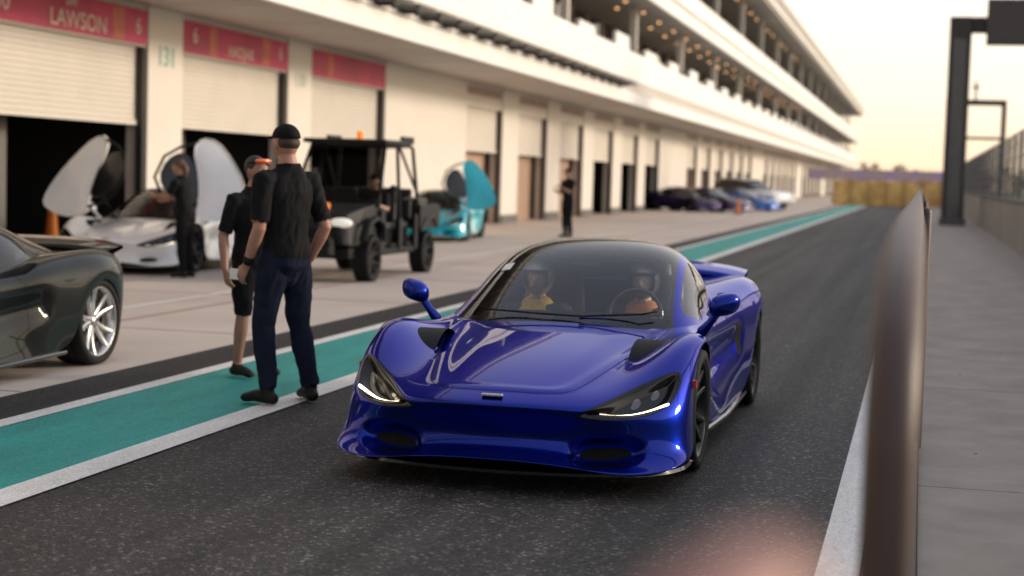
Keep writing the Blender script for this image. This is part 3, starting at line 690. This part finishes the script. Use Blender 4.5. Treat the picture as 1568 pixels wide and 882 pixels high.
# ---------------------------------------------------------------- pit building
pb=empty('pit_building'); XW=-16.2; YE=344; YS=-76; NB=105
pb.scale=(.78,.78,.78); pb.location=(0,0,.07)
op=[]
for s,n in ((18.0,4),(57.6,6),(115.5,6),(173.0,6),(230,6),(287,6),(-70,10)):
    for k in range(n): op.append((s+k*7.99,s+k*7.99+ (6.3 if 0<s<50 else 5.3)))
ops=sorted(op)
wallb=[];prev=YS
for a,b in ops: wallb.append((XW-.5,XW,prev,a,-.2,5.25)); prev=b
wallb.append((XW-.5,XW,prev,YE,-.2,5.25))
boxes('facade_wall',wallb,M_wall,pb)
boxes('door_header',[(XW-.45,XW-.06,a+.003,b-.003,4.36,5.245) for a,b in op],M_wall,pb)
boxes('plinth',[(XW+.002,XW+.05,w[2]+.02,w[3]-.02,-.1,.25) for w in wallb if w[3]-w[2]<4],M_grey,pb)
v=[];f=[]
def shutter(a,b,z0,z1):
    n0=len(v); k=int((z1-z0)/.11)
    zz=[]
    for i in range(k): 
        z=z0+(z1-z0)*i/k; h=(z1-z0)/k
        zz+=[(z,0),(z+h*.15,.022),(z+h*.85,.022),(z+h*.9,0)]
    zz.append((z1,0))
    for z,d in zz: v.extend([(XW-.24+d,a+.01,z),(XW-.24+d,b-.01,z)])
    for i in range(len(zz)-1): f.append((n0+2*i,n0+2*i+1,n0+2*i+3,n0+2*i+2))
for i,(a,b) in enumerate(op): shutter(a,b,2.8 ,4.355)
mk('roller_shutters',v,f,M_shut,pb)
boxes('shutter_bar',[(XW-.28,XW-.18,a+.11,b-.13,2.70,2.798) for a,b in op],M_shut,pb)
boxes('door_guides',sum([[(XW-.22,XW-.12,a+.004,a+.09,-.1,4.355),(XW-.22,XW-.06,b-.12,b-.004,-.1,4.355)] for a,b in op],[]),M_steel,pb)
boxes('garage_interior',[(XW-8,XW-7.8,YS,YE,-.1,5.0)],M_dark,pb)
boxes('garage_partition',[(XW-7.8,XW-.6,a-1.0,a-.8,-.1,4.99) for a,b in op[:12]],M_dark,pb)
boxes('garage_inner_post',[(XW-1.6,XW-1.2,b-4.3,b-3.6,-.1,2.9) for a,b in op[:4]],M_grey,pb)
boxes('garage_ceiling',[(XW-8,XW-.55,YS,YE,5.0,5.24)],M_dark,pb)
boxes('tan_screens',[(XW-.75,XW-.65,a,b,-.1,2.9) for k,(a,b) in enumerate(op) if k in (4,5,6) or (k>9 and k%2==0)],M_tan,pb)
boxes('driver_sign',[(XW-.05,XW+.0,a+.05,b-.05,4.40,5.12) for a,b in op[:4]],M_pink,pb)
boxes('driver_sign_far',[(XW-.05,XW+.0,a+.05,b-.05,4.80,5.08) for a,b in op[4:]],mat('sign_brown',(.34,.24,.20),.5,var=.4,scale=1.5),pb)
def text(s,loc,size,m_,parent,sx=1):
    c=bpy.data.curves.new('lettering','FONT'); c.body=s; c.size=size; c.extrude=.004; c.align_x='CENTER'; c.align_y='CENTER'; c.offset=.004
    o=bpy.data.objects.new('lettering',c); o.data.materials.append(m_); link(o,parent); o.location=loc; o.rotation_euler=(R(90),0,R(90)); o.scale=(sx,1,1)
text('LAWSON',(XW+.008,29.3,4.62),.46,M_signtxt,pb,1.15); text('LIAM',(XW+.008,29.0,4.97),.2,M_signtxt,pb)
text('HADJAR',(XW+.008,37.2,4.60),.38,M_signtxt,pb,1.1); text('6',(XW+.008,34.6,4.8),.5,M_signtxt,pb); text('6',(XW+.008,39.7,4.8),.5,M_signtxt,pb)
text('30',(XW+.008,26.5,4.75),.55,M_signtxt,pb); text('6',(XW+.008,31.8,4.75),.5,M_signtxt,pb)
text('131',(XW+.008,33.15,4.2),.62,M_green,pb); text('130',(XW+.008,41.1,4.2),.55,mat('number_pale',(.5,.58,.5),.5,var=0),pb)
boxes('sign_art',[(XW+.002,XW+.005,30.7,31.2,4.42,5.08),(XW+.002,XW+.005,35.4,35.8,4.42,5.08),(XW+.002,XW+.005,38.5,39.0,4.42,5.1),(XW+.002,XW+.005,43.2,43.6,4.42,5.1)],M_orangeart,pb)
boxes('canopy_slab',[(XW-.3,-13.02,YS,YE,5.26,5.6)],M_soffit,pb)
boxes('canopy_fascia',[(-13.02,-12.9,YS,YE,5.22,5.78)],M_fascia,pb,.02)
boxes('canopy_drip',[(-13.3,-12.86,YS,YE,5.785,5.83)],M_fascia,pb)
boxes('canopy_seams',[(XW+.01,-13.1,8+i*4,8.04+i*4,5.245,5.262) for i in range(84)],M_wall,pb)
boxes('louvres',[(-13.0,-12.25,20+i*1.9,21.45+i*1.9,5.92,6.02) for i in range(27)],M_steel,pb)
boxes('louvre_brackets',[(-13.2,-12.5,20.6+i*1.9,20.66+i*1.9,5.83,5.915) for i in range(27)],M_steel,pb)
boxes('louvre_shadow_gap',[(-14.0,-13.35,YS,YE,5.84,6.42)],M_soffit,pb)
boxes('terrace_parapet',[(-13.7,-13.34,YS,YE,6.43,7.75)],M_fascia,pb,.03)
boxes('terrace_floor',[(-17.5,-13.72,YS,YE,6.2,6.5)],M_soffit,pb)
boxes('suite_glazing',[(-17.6,-17.4,YS,YE,6.51,10.29)],M_glassd,pb)
boxes('suite_mullions',[(-17.38,-17.2,YS+i*4,YS+.25+i*4,6.51,10.29) for i in range(NB)],M_wall,pb)
boxes('terrace_dividers',[(-17.19,-13.9,14+i*8,14.15+i*8,6.51,8.5) for i in range(41)],M_wall,pb)
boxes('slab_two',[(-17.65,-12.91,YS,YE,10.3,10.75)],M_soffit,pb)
boxes('slab_two_fascia',[(-12.9,-12.75,YS,YE,10.25,11.0)],M_fascia,pb,.02)
boxes('balcony_two_ledge',[(-13.3,-12.6,YS,YE,11.01,11.09)],M_fascia,pb)
boxes('balcony_two_parapet',[(-13.5,-13.25,YS,YE,11.1,12.5)],M_fascia,pb,.03)
boxes('suite_two_glazing',[(-17.6,-17.4,YS,YE,10.8,15.85)],M_glassd,pb)
boxes('suite_two_mullions',[(-17.38,-17.2,YS+i*4,YS+.25+i*4,10.8,15.85) for i in range(NB)],M_wall,pb)
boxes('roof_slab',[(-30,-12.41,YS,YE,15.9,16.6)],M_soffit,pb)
boxes('roof_fascia',[(-12.4,-12.2,YS,YE,16.1,17.6)],M_fascia,pb,.03)
boxes('roof_fascia_lines',[(-12.198,-12.12,YS,YE,16.5+.25*i,16.58+.25*i) for i in range(4)],M_soffit,pb)
boxes('building_core',[(-30,-17.66,YS,YE,5.3,15.85)],M_wall,pb)
boxes('balcony_columns',[(-14.3,-13.95,16+i*16,16.35+i*16,6.51,10.29) for i in range(20)]+[(-14.3,-13.95,16+i*16,16.35+i*16,11.1,15.89) for i in range(20)],M_wall,pb)
cl=[];cw=[];cg=[]
for i in range(300):
    y=random.uniform(30,338); z=random.choice((6.51,11.1)); h=random.uniform(1.4,2.3)
    x_=-15.6+random.uniform(-1,1.3); w=random.uniform(.3,1.6)
    (cl if random.random()<.5 else cw).append((x_,x_+.4,y,y+w,z,z+h))
for i in range(83): cg.append((-13.6,-13.45,8+i*4,11.2+i*4,7.76,8.1+.3*random.random()))
boxes('terrace_furniture',cl,M_steel,pb); boxes('terrace_screens',cw,M_fascia,pb,.05)
boxes('balustrade_blocks',cg[::2],M_fascia,pb)
boxes('soffit_downlights',[(-15.2,-15.04,60+i*5.2,60.14+i*5.2,10.26,10.298) for i in range(26)]+[(-14.2,-14.06,62+i*5.2,62.14+i*5.2,10.26,10.298) for i in range(26)]+[(-14.6,-14.4,60+i*5.2,60.2+i*5.2,15.86,15.898) for i in range(26)],M_lamp,pb)
# ---------------------------------------------------------------- far background
bw=empty('banner_wall')
boxes('wall',[(-6.5,2.2,125,125.5,0,1.85)],mat('sunglow_wall',(.90,.55,.20),.7,var=.3,scale=.8,var2=(.55,.28,.09)),bw)  # orange glow of low sunlight is put into the wall's base colour
boxes('wall_posts',[(-6.5+i*1.3,-6.4+i*1.3,124.8,124.95,0,2.1) for i in range(7)],mat('post_ochre',(.45,.28,.14),.7,var=.1),bw)
boxes('banner',[(-8.5,2.2,126,126.2,1.9,2.7)],mat('purple_banner',(.26,.22,.42),.6,var=.5,scale=.7,var2=(.5,.38,.30)),bw)
def treeline(name,x0,x1,y,h):
    e=empty(name); v=[];f=[]
    rnd=random.Random(3)
    n=int((x1-x0)/2.6)
    for i in range(n):
        cx=x0+(x1-x0)*i/n+rnd.uniform(-1,1); hh=h*rnd.uniform(.6,1.1); cy=y+rnd.uniform(-4,4)
        for k in range(110):
            a=rnd.uniform(0,6.28); rr=rnd.random()**.5*2.2; zz=rnd.uniform(.25,1)*hh
            rr*=math.sin(math.pi*min(1,max(.08,(zz/hh-.15)/.9)))**.6
            c=Vector((cx+rr*math.cos(a),cy+rr*math.sin(a),zz)); s=rnd.uniform(.25,.6)
            d1=Vector((rnd.uniform(-1,1),rnd.uniform(-1,1),rnd.uniform(-1,1))).normalized()*s; d2=Vector((rnd.uniform(-1,1),rnd.uniform(-1,1),rnd.uniform(-1,1))).normalized()*s
            m=len(v); v+= [c-d1,c-d2,c+d1,c+d2]; f.append((m,m+1,m+2,m+3))
        m=len(v); v+=[(cx-.15,cy,0),(cx+.15,cy,0),(cx+.06,cy,hh*.7),(cx-.06,cy,hh*.7)]; f.append((m,m+1,m+2,m+3))
    mk('foliage',v,f,mat('foliage',(.12,.10,.05),.8,var=.5,scale=.5),e)
treeline('distant_trees',-60,60,400,6.2)
# ---------------------------------------------------------------- vehicles
hero,GF=supercar('blue_sports_car',(-1.94,8.51,.012),0,P_blue,M_drim,res=11,scale=(.94,1,.955))
U_,V_=GF.shape[:2]; u0,u1=int(2.55*12),int(2.85*12); v0=int((6-2.35)*12); v1=int((6-1.95)*12)
G_=GF[u0:u1+1,v0:v1+1]; nn_=normals(G_); gridmesh('windscreen_sticker',G_+nn_*.004,[M_paper],hero,{})
supercar('charcoal_sports_car',(-6.86,8.62,.006),0,P_black,M_silver,res=7,scale=(.95,.95,.95))
w,_=supercar('white_sports_car',(-10.90,21.4,.006),R(4),P_white,M_drim,res=5); swing_doors(w,P_white)
t,_=supercar('teal_sports_car',(-10.75,35.4,.006),R(8),P_teal,M_drim,res=4,scale=(.95,.95,.95)); swing_doors(t,P_teal,(1,))
supercar('purple_sports_car',(-10.3,79,.006),R(55),P_purple,M_drim,res=3,interior=False,lights=False)
supercar('purple_sports_car',(-9.0,80,.006),R(60),P_purple,M_drim,res=3,interior=False,lights=False)
supercar('light_blue_sports_car',(-8.3,87,.006),R(60),P_lblue,M_drim,res=3,interior=False,lights=False)
def suv(name,loc,rot,pm):
    e=empty(name,loc,rot)
    def loft(nm,rows,m_):
        A=full(patch(rows,5,5)); z0=np.full(A.shape[:2],.3)
        return gridmesh(nm,A,[m_],e,dict(blk=z0,matt=z0,gap=z0,drl=z0,lens=z0))
    def row(y,w,zt,zs,zb): return [(0,y,zt),(w*.5,y,zt),(w*.86,y,zt-.02),(w*.97,y,zt-.1),(w,y,zs),(w,y,(zs+zb)/2),(w*.98,y,zb)]
    loft('body',[row(-.95,.80,.45,.4,.32),row(-1.0,.84,.62,.5,.30),row(-.97,.88,.86,.7,.32),row(-.85,.92,.98,.8,.33),row(-.2,.95,1.06,.9,.34),row(.5,.96,1.10,.95,.34),row(1.8,.97,1.13,.98,.34),row(3.0,.96,1.15,.98,.36),row(3.5,.93,1.12,.95,.38),row(3.75,.88,1.0,.8,.4),row(3.78,.8,.6,.5,.42)],pm)
    loft('cabin',[row(.35,.78,1.05,1.03,1.0),row(.9,.78,1.40,1.2,1.02),row(1.3,.76,1.62,1.35,1.02),row(2.0,.76,1.72,1.4,1.02),row(3.0,.74,1.70,1.4,1.02),row(3.5,.72,1.55,1.3,1.02),row(3.7,.7,1.1,1.06,1.02)],M_glassd)
    loft('roof',[row(1.2,.70,1.62,1.6,1.58),row(1.6,.72,1.70,1.67,1.64),row(2.6,.72,1.75,1.72,1.68),row(3.3,.70,1.70,1.66,1.62),row(3.6,.68,1.62,1.6,1.56)],pm)
    for sx in (1,-1):
        wheel(e,sx*.84,0,.38,.26,M_drim,'wheel'); wheel(e,sx*.84,2.85,.38,.26,M_drim,'wheel')
        boxes('headlamp',[(sx*.62-.16,sx*.62+.16,-1.0,-.92,.70,.80)],M_silver,e)
suv('white_suv',(-8.0,90.5,.006),R(55),P_white)
def utv(name,loc,rot,scale):
    e=empty(name,loc,rot); e.scale=scale
    body=mat('utv_black_plastic',(.006,.006,.007),.5,var=.1,spec=.3)
    def loft(nm,secs,m_,bev=.03):
        v=[];f=[]
        for y,w0,w1,z0,z1 in secs: v+=[(-w0,y,z0),(w0,y,z0),(w1,y,z1),(-w1,y,z1)]
        for i in range(len(secs)-1):
            for k in range(4):
                k2=(k+1)%4; f.append((i*4+k,i*4+k2,(i+1)*4+k2,(i+1)*4+k))
        n=len(secs)-1
        f.append((3,2,1,0)); f.append((n*4,n*4+1,n*4+2,n*4+3))
        o=mk(nm,v,f,m_,e); b=o.modifiers.new('b','BEVEL'); b.width=bev; b.segments=3; return o
    loft('hood',[(-.72,.50,.42,.55,.86),(-.60,.58,.52,.52,.99),(-.1,.62,.60,.50,1.08),(.35,.66,.66,.50,1.14)],body)
    loft('grille',[(-.78,.34,.30,.58,.84),(-.70,.36,.32,.56,.88)],M_mblk,.01)
    loft('bumper',[(-.92,.36,.32,.40,.62),(-.80,.42,.40,.38,.66)],M_mblk,.03)
    tube('bull_bar',[(-.36,-.90,.55),(-.34,-.96,.78),(0,-.98,.82),(.34,-.96,.78),(.36,-.90,.55)],.022,M_mblk,e,8)
    boxes('chassis',[(-.55,.55,-.6,3.1,.34,.50),(-.70,.70,.35,2.1,.36,.46)],M_mblk,e,.02)
    boxes('dash_panel',[(-.62,.62,.40,.60,.5,1.18)],M_mblk,e,.03)
    boxes('sill_panels',[(-.72,-.66,.35,.55,.4,1.05),(.66,.72,.35,.55,.4,1.05),(.66,.72,1.25,1.4,.4,.9),(-.72,-.66,1.25,1.4,.4,.9),(.66,.72,2.05,2.2,.4,.95),(-.72,-.66,2.05,2.2,.4,.95)],body,e,.02)
    boxes('cargo_bed',[(-.67,.67,2.29,3.29,.72,.80),(-.74,-.68,2.25,3.35,.72,1.10),(.68,.74,2.25,3.35,.72,1.10),(-.67,.67,2.22,2.28,.72,1.12),(-.67,.67,3.3,3.36,.72,1.1)],body,e,.015)
    boxes('cargo',[(-.5,.2,2.4,3.0,.82,1.35),(.25,.6,2.5,3.1,.82,1.2)],mat('cargo_box',(.02,.02,.02),.6,var=.2),e,.04)
    sv=mat('seat_vinyl',(.015,.015,.015),.5,var=.1)
    for y in (.95,1.75):
        boxes('bench',[(-.6,.6,y,y+.45,.72,.84),(-.6,-.03,y+.38,y+.50,.845,1.35),(.03,.6,y+.38,y+.50,.845,1.35)],sv,e,.04)
        boxes('bench_base',[(-.55,.55,y,y+.4,.46,.72)],M_mblk,e)
    torus('steering_wheel',(.3,.78,1.12),.17,.018,R(-30),M_mblk,e)
    ll=mat('lamp_lens',(.85,.85,.82),.15,var=0,coat=1,emit=(1,.9,.7),es=.35)
    for sx in (1,-1):
        tube('cage_front',[(sx*.68,.30,1.10),(sx*.62,.62,1.60),(sx*.58,.86,1.98),(sx*.58,2.1,2.02),(sx*.60,2.2,1.98),(sx*.68,2.3,1.0)],.03,M_mblk,e,10)
        tube('cage_mid',[(sx*.68,1.35,.85),(sx*.60,1.4,2.0)],.028,M_mblk,e,10)
        tube('cage_brace',[(sx*.60,1.5,2.0),(sx*.67,2.22,1.3)],.022,M_mblk,e,10)
        tube('grab_bar',[(sx*.70,1.42,1.2),(sx*.70,2.2,1.2)],.02,M_mblk,e,8)
        v,f=ellgeo((sx*.44,-.655,.86),(.17,.07,.075),16,10,Matrix.Rotation(.3*sx,3,'Z')); mk('headlamp',v,f,ll,e,True)
        tube('fender',[(sx*.70,-.42,.62),(sx*.72,-.28,.86),(sx*.72,.05,.93),(sx*.72,.34,.84),(sx*.70,.42,.60)],[(.07,.03)]*5,body,e,10)
        tube('rear_fender',[(sx*.70,2.3,.68),(sx*.72,2.5,.86),(sx*.72,2.9,.90),(sx*.70,3.15,.74)],[(.07,.03)]*4,body,e,10)
        tube('wing_mirror',[(sx*.72,.52,1.32),(sx*.84,.5,1.36)],[.02,.06],M_mblk,e,8)
    for z,y in ((1.98,.86),(2.02,1.45),(2.02,2.1)): tube('cage_cross',[(-.58,y,z),(.58,y,z)],.026,M_mblk,e,8)
    boxes('roof_panel',[(-.66,.66,.66,1.58,2.02,2.09)],body,e,.025)
    boxes('roof_rack',[(-.57,.57,1.6,2.2,2.05,2.075),(-.62,-.58,1.6,2.2,2.05,2.16),(.58,.62,1.6,2.2,2.05,2.16)],M_mblk,e)
    mk('windscreen',[(-.62,.38,1.16),(.62,.38,1.16),(.55,.84,1.95),(-.55,.84,1.95)],[(0,1,2,3)],glassmat('buggy_glass',(.45,.42,.38),1.4),e)
    tube('beacon',[(.1,1.1,2.09),(.1,1.1,2.18)],.05,mat('beacon_orange',(.9,.25,.02),.3,var=0,emit=(1,.25,.02),es=.6),e,12)
    boxes('orange_bag',[(-.1,.16,-.45,-.3,1.03,1.14)],M_orange,e,.03)
    tm=wheel_mesh('buggy_wheel',.335,.25,M_mblk)
    for x,y in ((.62,0),(-.62,0),(.62,2.75),(-.62,2.75)):
        o=bpy.data.objects.new('wheel',tm); link(o,e); o.location=(x,y,.335); 
        if x<0:o.rotation_euler=(0,0,math.pi)
        v=[];f=[]
        for i in range(22):
            a=2*math.pi*i/22
            for s2 in (-1,1):
                aa=a+(.14 if s2>0 else 0)
                for dx,dr,da in ((-.05,0,-.05),(.05,0,-.05),(.05,0,.05),(-.05,0,.05),(-.05,.022,-.04),(.05,.022,-.04),(.05,.022,.04),(-.05,.022,.04)):
                    rr=.325+dr; v.append((s2*.065+dx,rr*math.cos(aa+da),rr*math.sin(aa+da)))
                n=len(v)-8; f+=[(n+4,n+5,n+6,n+7),(n,n+1,n+5,n+4),(n+1,n+2,n+6,n+5),(n+2,n+3,n+7,n+6),(n+3,n,n+4,n+7)]
        lo=mk('tread_lugs',v,f,M_tyre,e); lo.location=(x,y,.335)
    return e
utv('utility_buggy',(-7.95,21.3,.006),0,(.95,.92,.94))
def cone(loc,h=1.15):
    e=empty('traffic_cone',loc)
    v,f=lathe([(.0,h),(.035,h),(.045,h*.97),(.13,.05),(.13,.045)],20)
    mk('cone_body',[(y,z,x) for x,y,z in v],f,M_orange,e,True)
    boxes('base',[(-.2,.2,-.2,.2,0,.05)],M_mblk,e,.02)
cone((-14.0,24.5,.006),1.15); cone((-8.2,76,.006),.7)
# ---------------------------------------------------------------- people
person('man_in_black_cap',(-3.94,9.80,.016),R(-117),1.80,dict(hipL=(.095,0,.92),kneeL=(.13,-.05,.50),ankL=(.14,.02,.09),toeL=(.17,-.16,.035),kneeR=(-.13,.0,.50),ankR=(-.19,.06,.09),toeR=(-.26,-.10,.035),
   elL=(.235,.02,1.13),wrL=(.235,-.10,.89),haL=(.23,-.16,.81),elR=(-.25,.10,1.14),wrR=(-.22,.0,.93),haR=(-.19,-.05,.87),hturn=R(-8)),voxel=.0075,pants=(.010,.014,.030),skin=(.40,.20,.14))
person('man_in_shorts',(-4.66,11.0,.016),R(58),1.60,dict(elR=(-.27,.05,1.14),wrR=(-.30,-.03,.88),haR=(-.30,-.06,.79),hturn=R(6),kneeR=(-.12,-.02,.5),ankR=(-.13,.03,.09),kneeL=(.12,-.02,.5),ankL=(.14,.03,.09)),voxel=.0085,shorts=True,pants=(.008,.008,.009),skin=(.33,.17,.11),cap=False,hair=(.02,.014,.01),glasses=True,slim=1.1)
person('woman_in_black',(-9.62,20.35,.006),R(-96),1.62,dict(elL=(.20,-.17,1.24),wrL=(.14,-.42,1.22),haL=(.12,-.50,1.22),elR=(-.20,-.16,1.22),wrR=(-.12,-.40,1.16),haR=(-.1,-.48,1.15)),voxel=.014,cap=False,hair=(.10,.05,.03),longhair=True,female=True,lean=R(10),pants=(.008,.008,.009))
person('man_with_camera',(-8.52,39.8,.006),R(-40),1.73,dict(elL=(.23,-.12,1.18),wrL=(.12,-.34,1.30),haL=(.08,-.40,1.33),elR=(-.22,-.08,1.15),wrR=(-.14,-.30,1.2),haR=(-.10,-.38,1.22)),voxel=.016,pants=(.010,.010,.012))
m1=bpy.data.objects['man_in_black_cap']
boxes('held_paper',[(.20,.205,-.30,-.15,.79,.86)],M_paper,m1)
tube('watch_strap',[(.235,-.075,.935),(.235,-.085,.915)],[.034,.034],M_mblk,m1,12)
seat=dict(hipL=(.10,-.02,.93),hipR=(-.10,-.02,.93),kneeL=(.12,-.40,1.00),kneeR=(-.12,-.40,1.00),ankL=(.12,-.62,.80),ankR=(-.12,-.62,.80),toeL=(.12,-.78,.84),toeR=(-.12,-.78,.84),
   elL=(.27,-.18,1.22),wrL=(.18,-.42,1.30),haL=(.15,-.48,1.34),elR=(-.27,-.18,1.22),wrR=(-.18,-.42,1.30),haR=(-.15,-.48,1.34))
hm=mat('helmet_shell',(.12,.12,.13),.25,var=0,coat=.5); hm2=mat('helmet_shell_pale',(.42,.40,.38),.3,var=0,coat=.5)
d=person('driver',(0,0,0),0,1.62,seat,voxel=.013,seated=True,helmet=hm,cap=False,shirt=(.03,.03,.032),vest=M_vestd,skin=(.6,.38,.28))
d.parent=hero; d.location=(.34,1.33,-.57)
s2=dict(seat); s2.update(elL=(.25,-.06,1.16),wrL=(.14,-.25,1.05),haL=(.08,-.30,1.03),elR=(-.25,-.06,1.16),wrR=(-.14,-.25,1.05),haR=(-.08,-.30,1.03))
d=person('passenger',(0,0,0),0,1.60,s2,voxel=.013,seated=True,cap=False,helmet=hm2,shirt=(.04,.04,.04),vest=M_vest,skin=(.6,.38,.28))
d.parent=hero; d.location=(-.36,1.33,-.56)
d=person('buggy_driver',(0,0,0),0,1.7,seat,voxel=.016,seated=True,cap=True)
d.parent=bpy.data.objects['utility_buggy']; d.location=(.3,1.25,-.12)
# ---------------------------------------------------------------- light & camera
W=bpy.data.worlds.new('World'); sc.world=W; W.use_nodes=True; nt=W.node_tree; nt.nodes.clear()
out=N(nt,'ShaderNodeOutputWorld'); sky=N(nt,'ShaderNodeTexSky',sky_type='NISHITA'); sky.sun_disc=False
az=R(62); el=R(14)
sky.sun_elevation=el; sky.sun_rotation=az; sky.air_density=1.0; sky.dust_density=2.0; sky.ozone_density=1.0
b1=N(nt,'ShaderNodeBackground'); b1.inputs['Strength'].default_value=.05
tc=N(nt,'ShaderNodeTexCoord'); sp=N(nt,'ShaderNodeSeparateXYZ'); nt.links.new(tc.outputs['Generated'],sp.inputs[0])
rp=N(nt,'ShaderNodeValToRGB'); el_=rp.color_ramp.elements; el_[0].position=0; el_[0].color=(.95,.71,.48,1); el_[1].position=1; el_[1].color=(.50,.54,.64,1)
k=el_.new(.05); k.color=(.96,.80,.64,1); k=el_.new(.13); k.color=(.95,.85,.76,1); k=el_.new(.4); k.color=(.72,.72,.74,1)
nt.links.new(sp.outputs['Z'],rp.inputs['Fac'])
# bright western sky ahead of the camera, dimmer sky behind it
dt=N(nt,'ShaderNodeVectorMath',operation='DOT_PRODUCT'); dt.inputs[1].default_value=(math.sin(R(35)),math.cos(R(35)),0); nt.links.new(tc.outputs['Generated'],dt.inputs[0])
r3=N(nt,'ShaderNodeValToRGB'); e3=r3.color_ramp.elements; e3[0].position=0; e3[0].color=(.44,.48,.55,1); e3[1].position=1; e3[1].color=(1.0,.99,.97,1); k=e3.new(.5); k.color=(.80,.80,.82,1)
mr=N(nt,'ShaderNodeMapRange'); mr.inputs['From Min'].default_value=-1; mr.inputs['From Max'].default_value=.9; nt.links.new(dt.outputs['Value'],mr.inputs['Value']); nt.links.new(mr.outputs['Result'],r3.inputs['Fac'])
mm=N(nt,'ShaderNodeMixRGB',blend_type='MULTIPLY'); mm.inputs['Fac'].default_value=1; nt.links.new(rp.outputs['Color'],mm.inputs[1]); nt.links.new(r3.outputs['Color'],mm.inputs[2])
b2=N(nt,'ShaderNodeBackground'); b2.inputs['Strength'].default_value=1.24; nt.links.new(mm.outputs['Color'],b2.inputs['Color'])
ad=N(nt,'ShaderNodeAddShader'); nt.links.new(sky.outputs[0],b1.inputs['Color']); nt.links.new(b1.outputs[0],ad.inputs[0]); nt.links.new(b2.outputs[0],ad.inputs[1]); nt.links.new(ad.outputs[0],out.inputs[0])
ld=bpy.data.lights.new('sun','SUN'); ld.energy=2.8; ld.angle=R(10); ld.color=(1,.85,.68)
lo=link(bpy.data.objects.new('sun',ld)); dirv=Vector((math.sin(az)*math.cos(el),math.cos(az)*math.cos(el),math.sin(el)))
lo.rotation_euler=dirv.to_track_quat('Z','Y').to_euler()
cd=bpy.data.cameras.new('camera'); cam=link(bpy.data.objects.new('camera',cd)); cam.location=(0,0,1.53)
cd.lens=57.4; cd.sensor_width=36; cd.clip_end=3000; cd.clip_start=.05
cam.rotation_euler=(Matrix.Rotation(R(13.95),3,'Z')@Matrix.Rotation(R(90-3.97),3,'X')@Matrix.Rotation(R(1.7),3,'Z')).to_euler()
cd.dof.use_dof=True; cd.dof.focus_distance=8.1; cd.dof.aperture_fstop=1.7
sc.camera=cam
sc.view_settings.view_transform='Standard'; sc.view_settings.look='None'; sc.view_settings.exposure=0
bpy.context.view_layer.update()
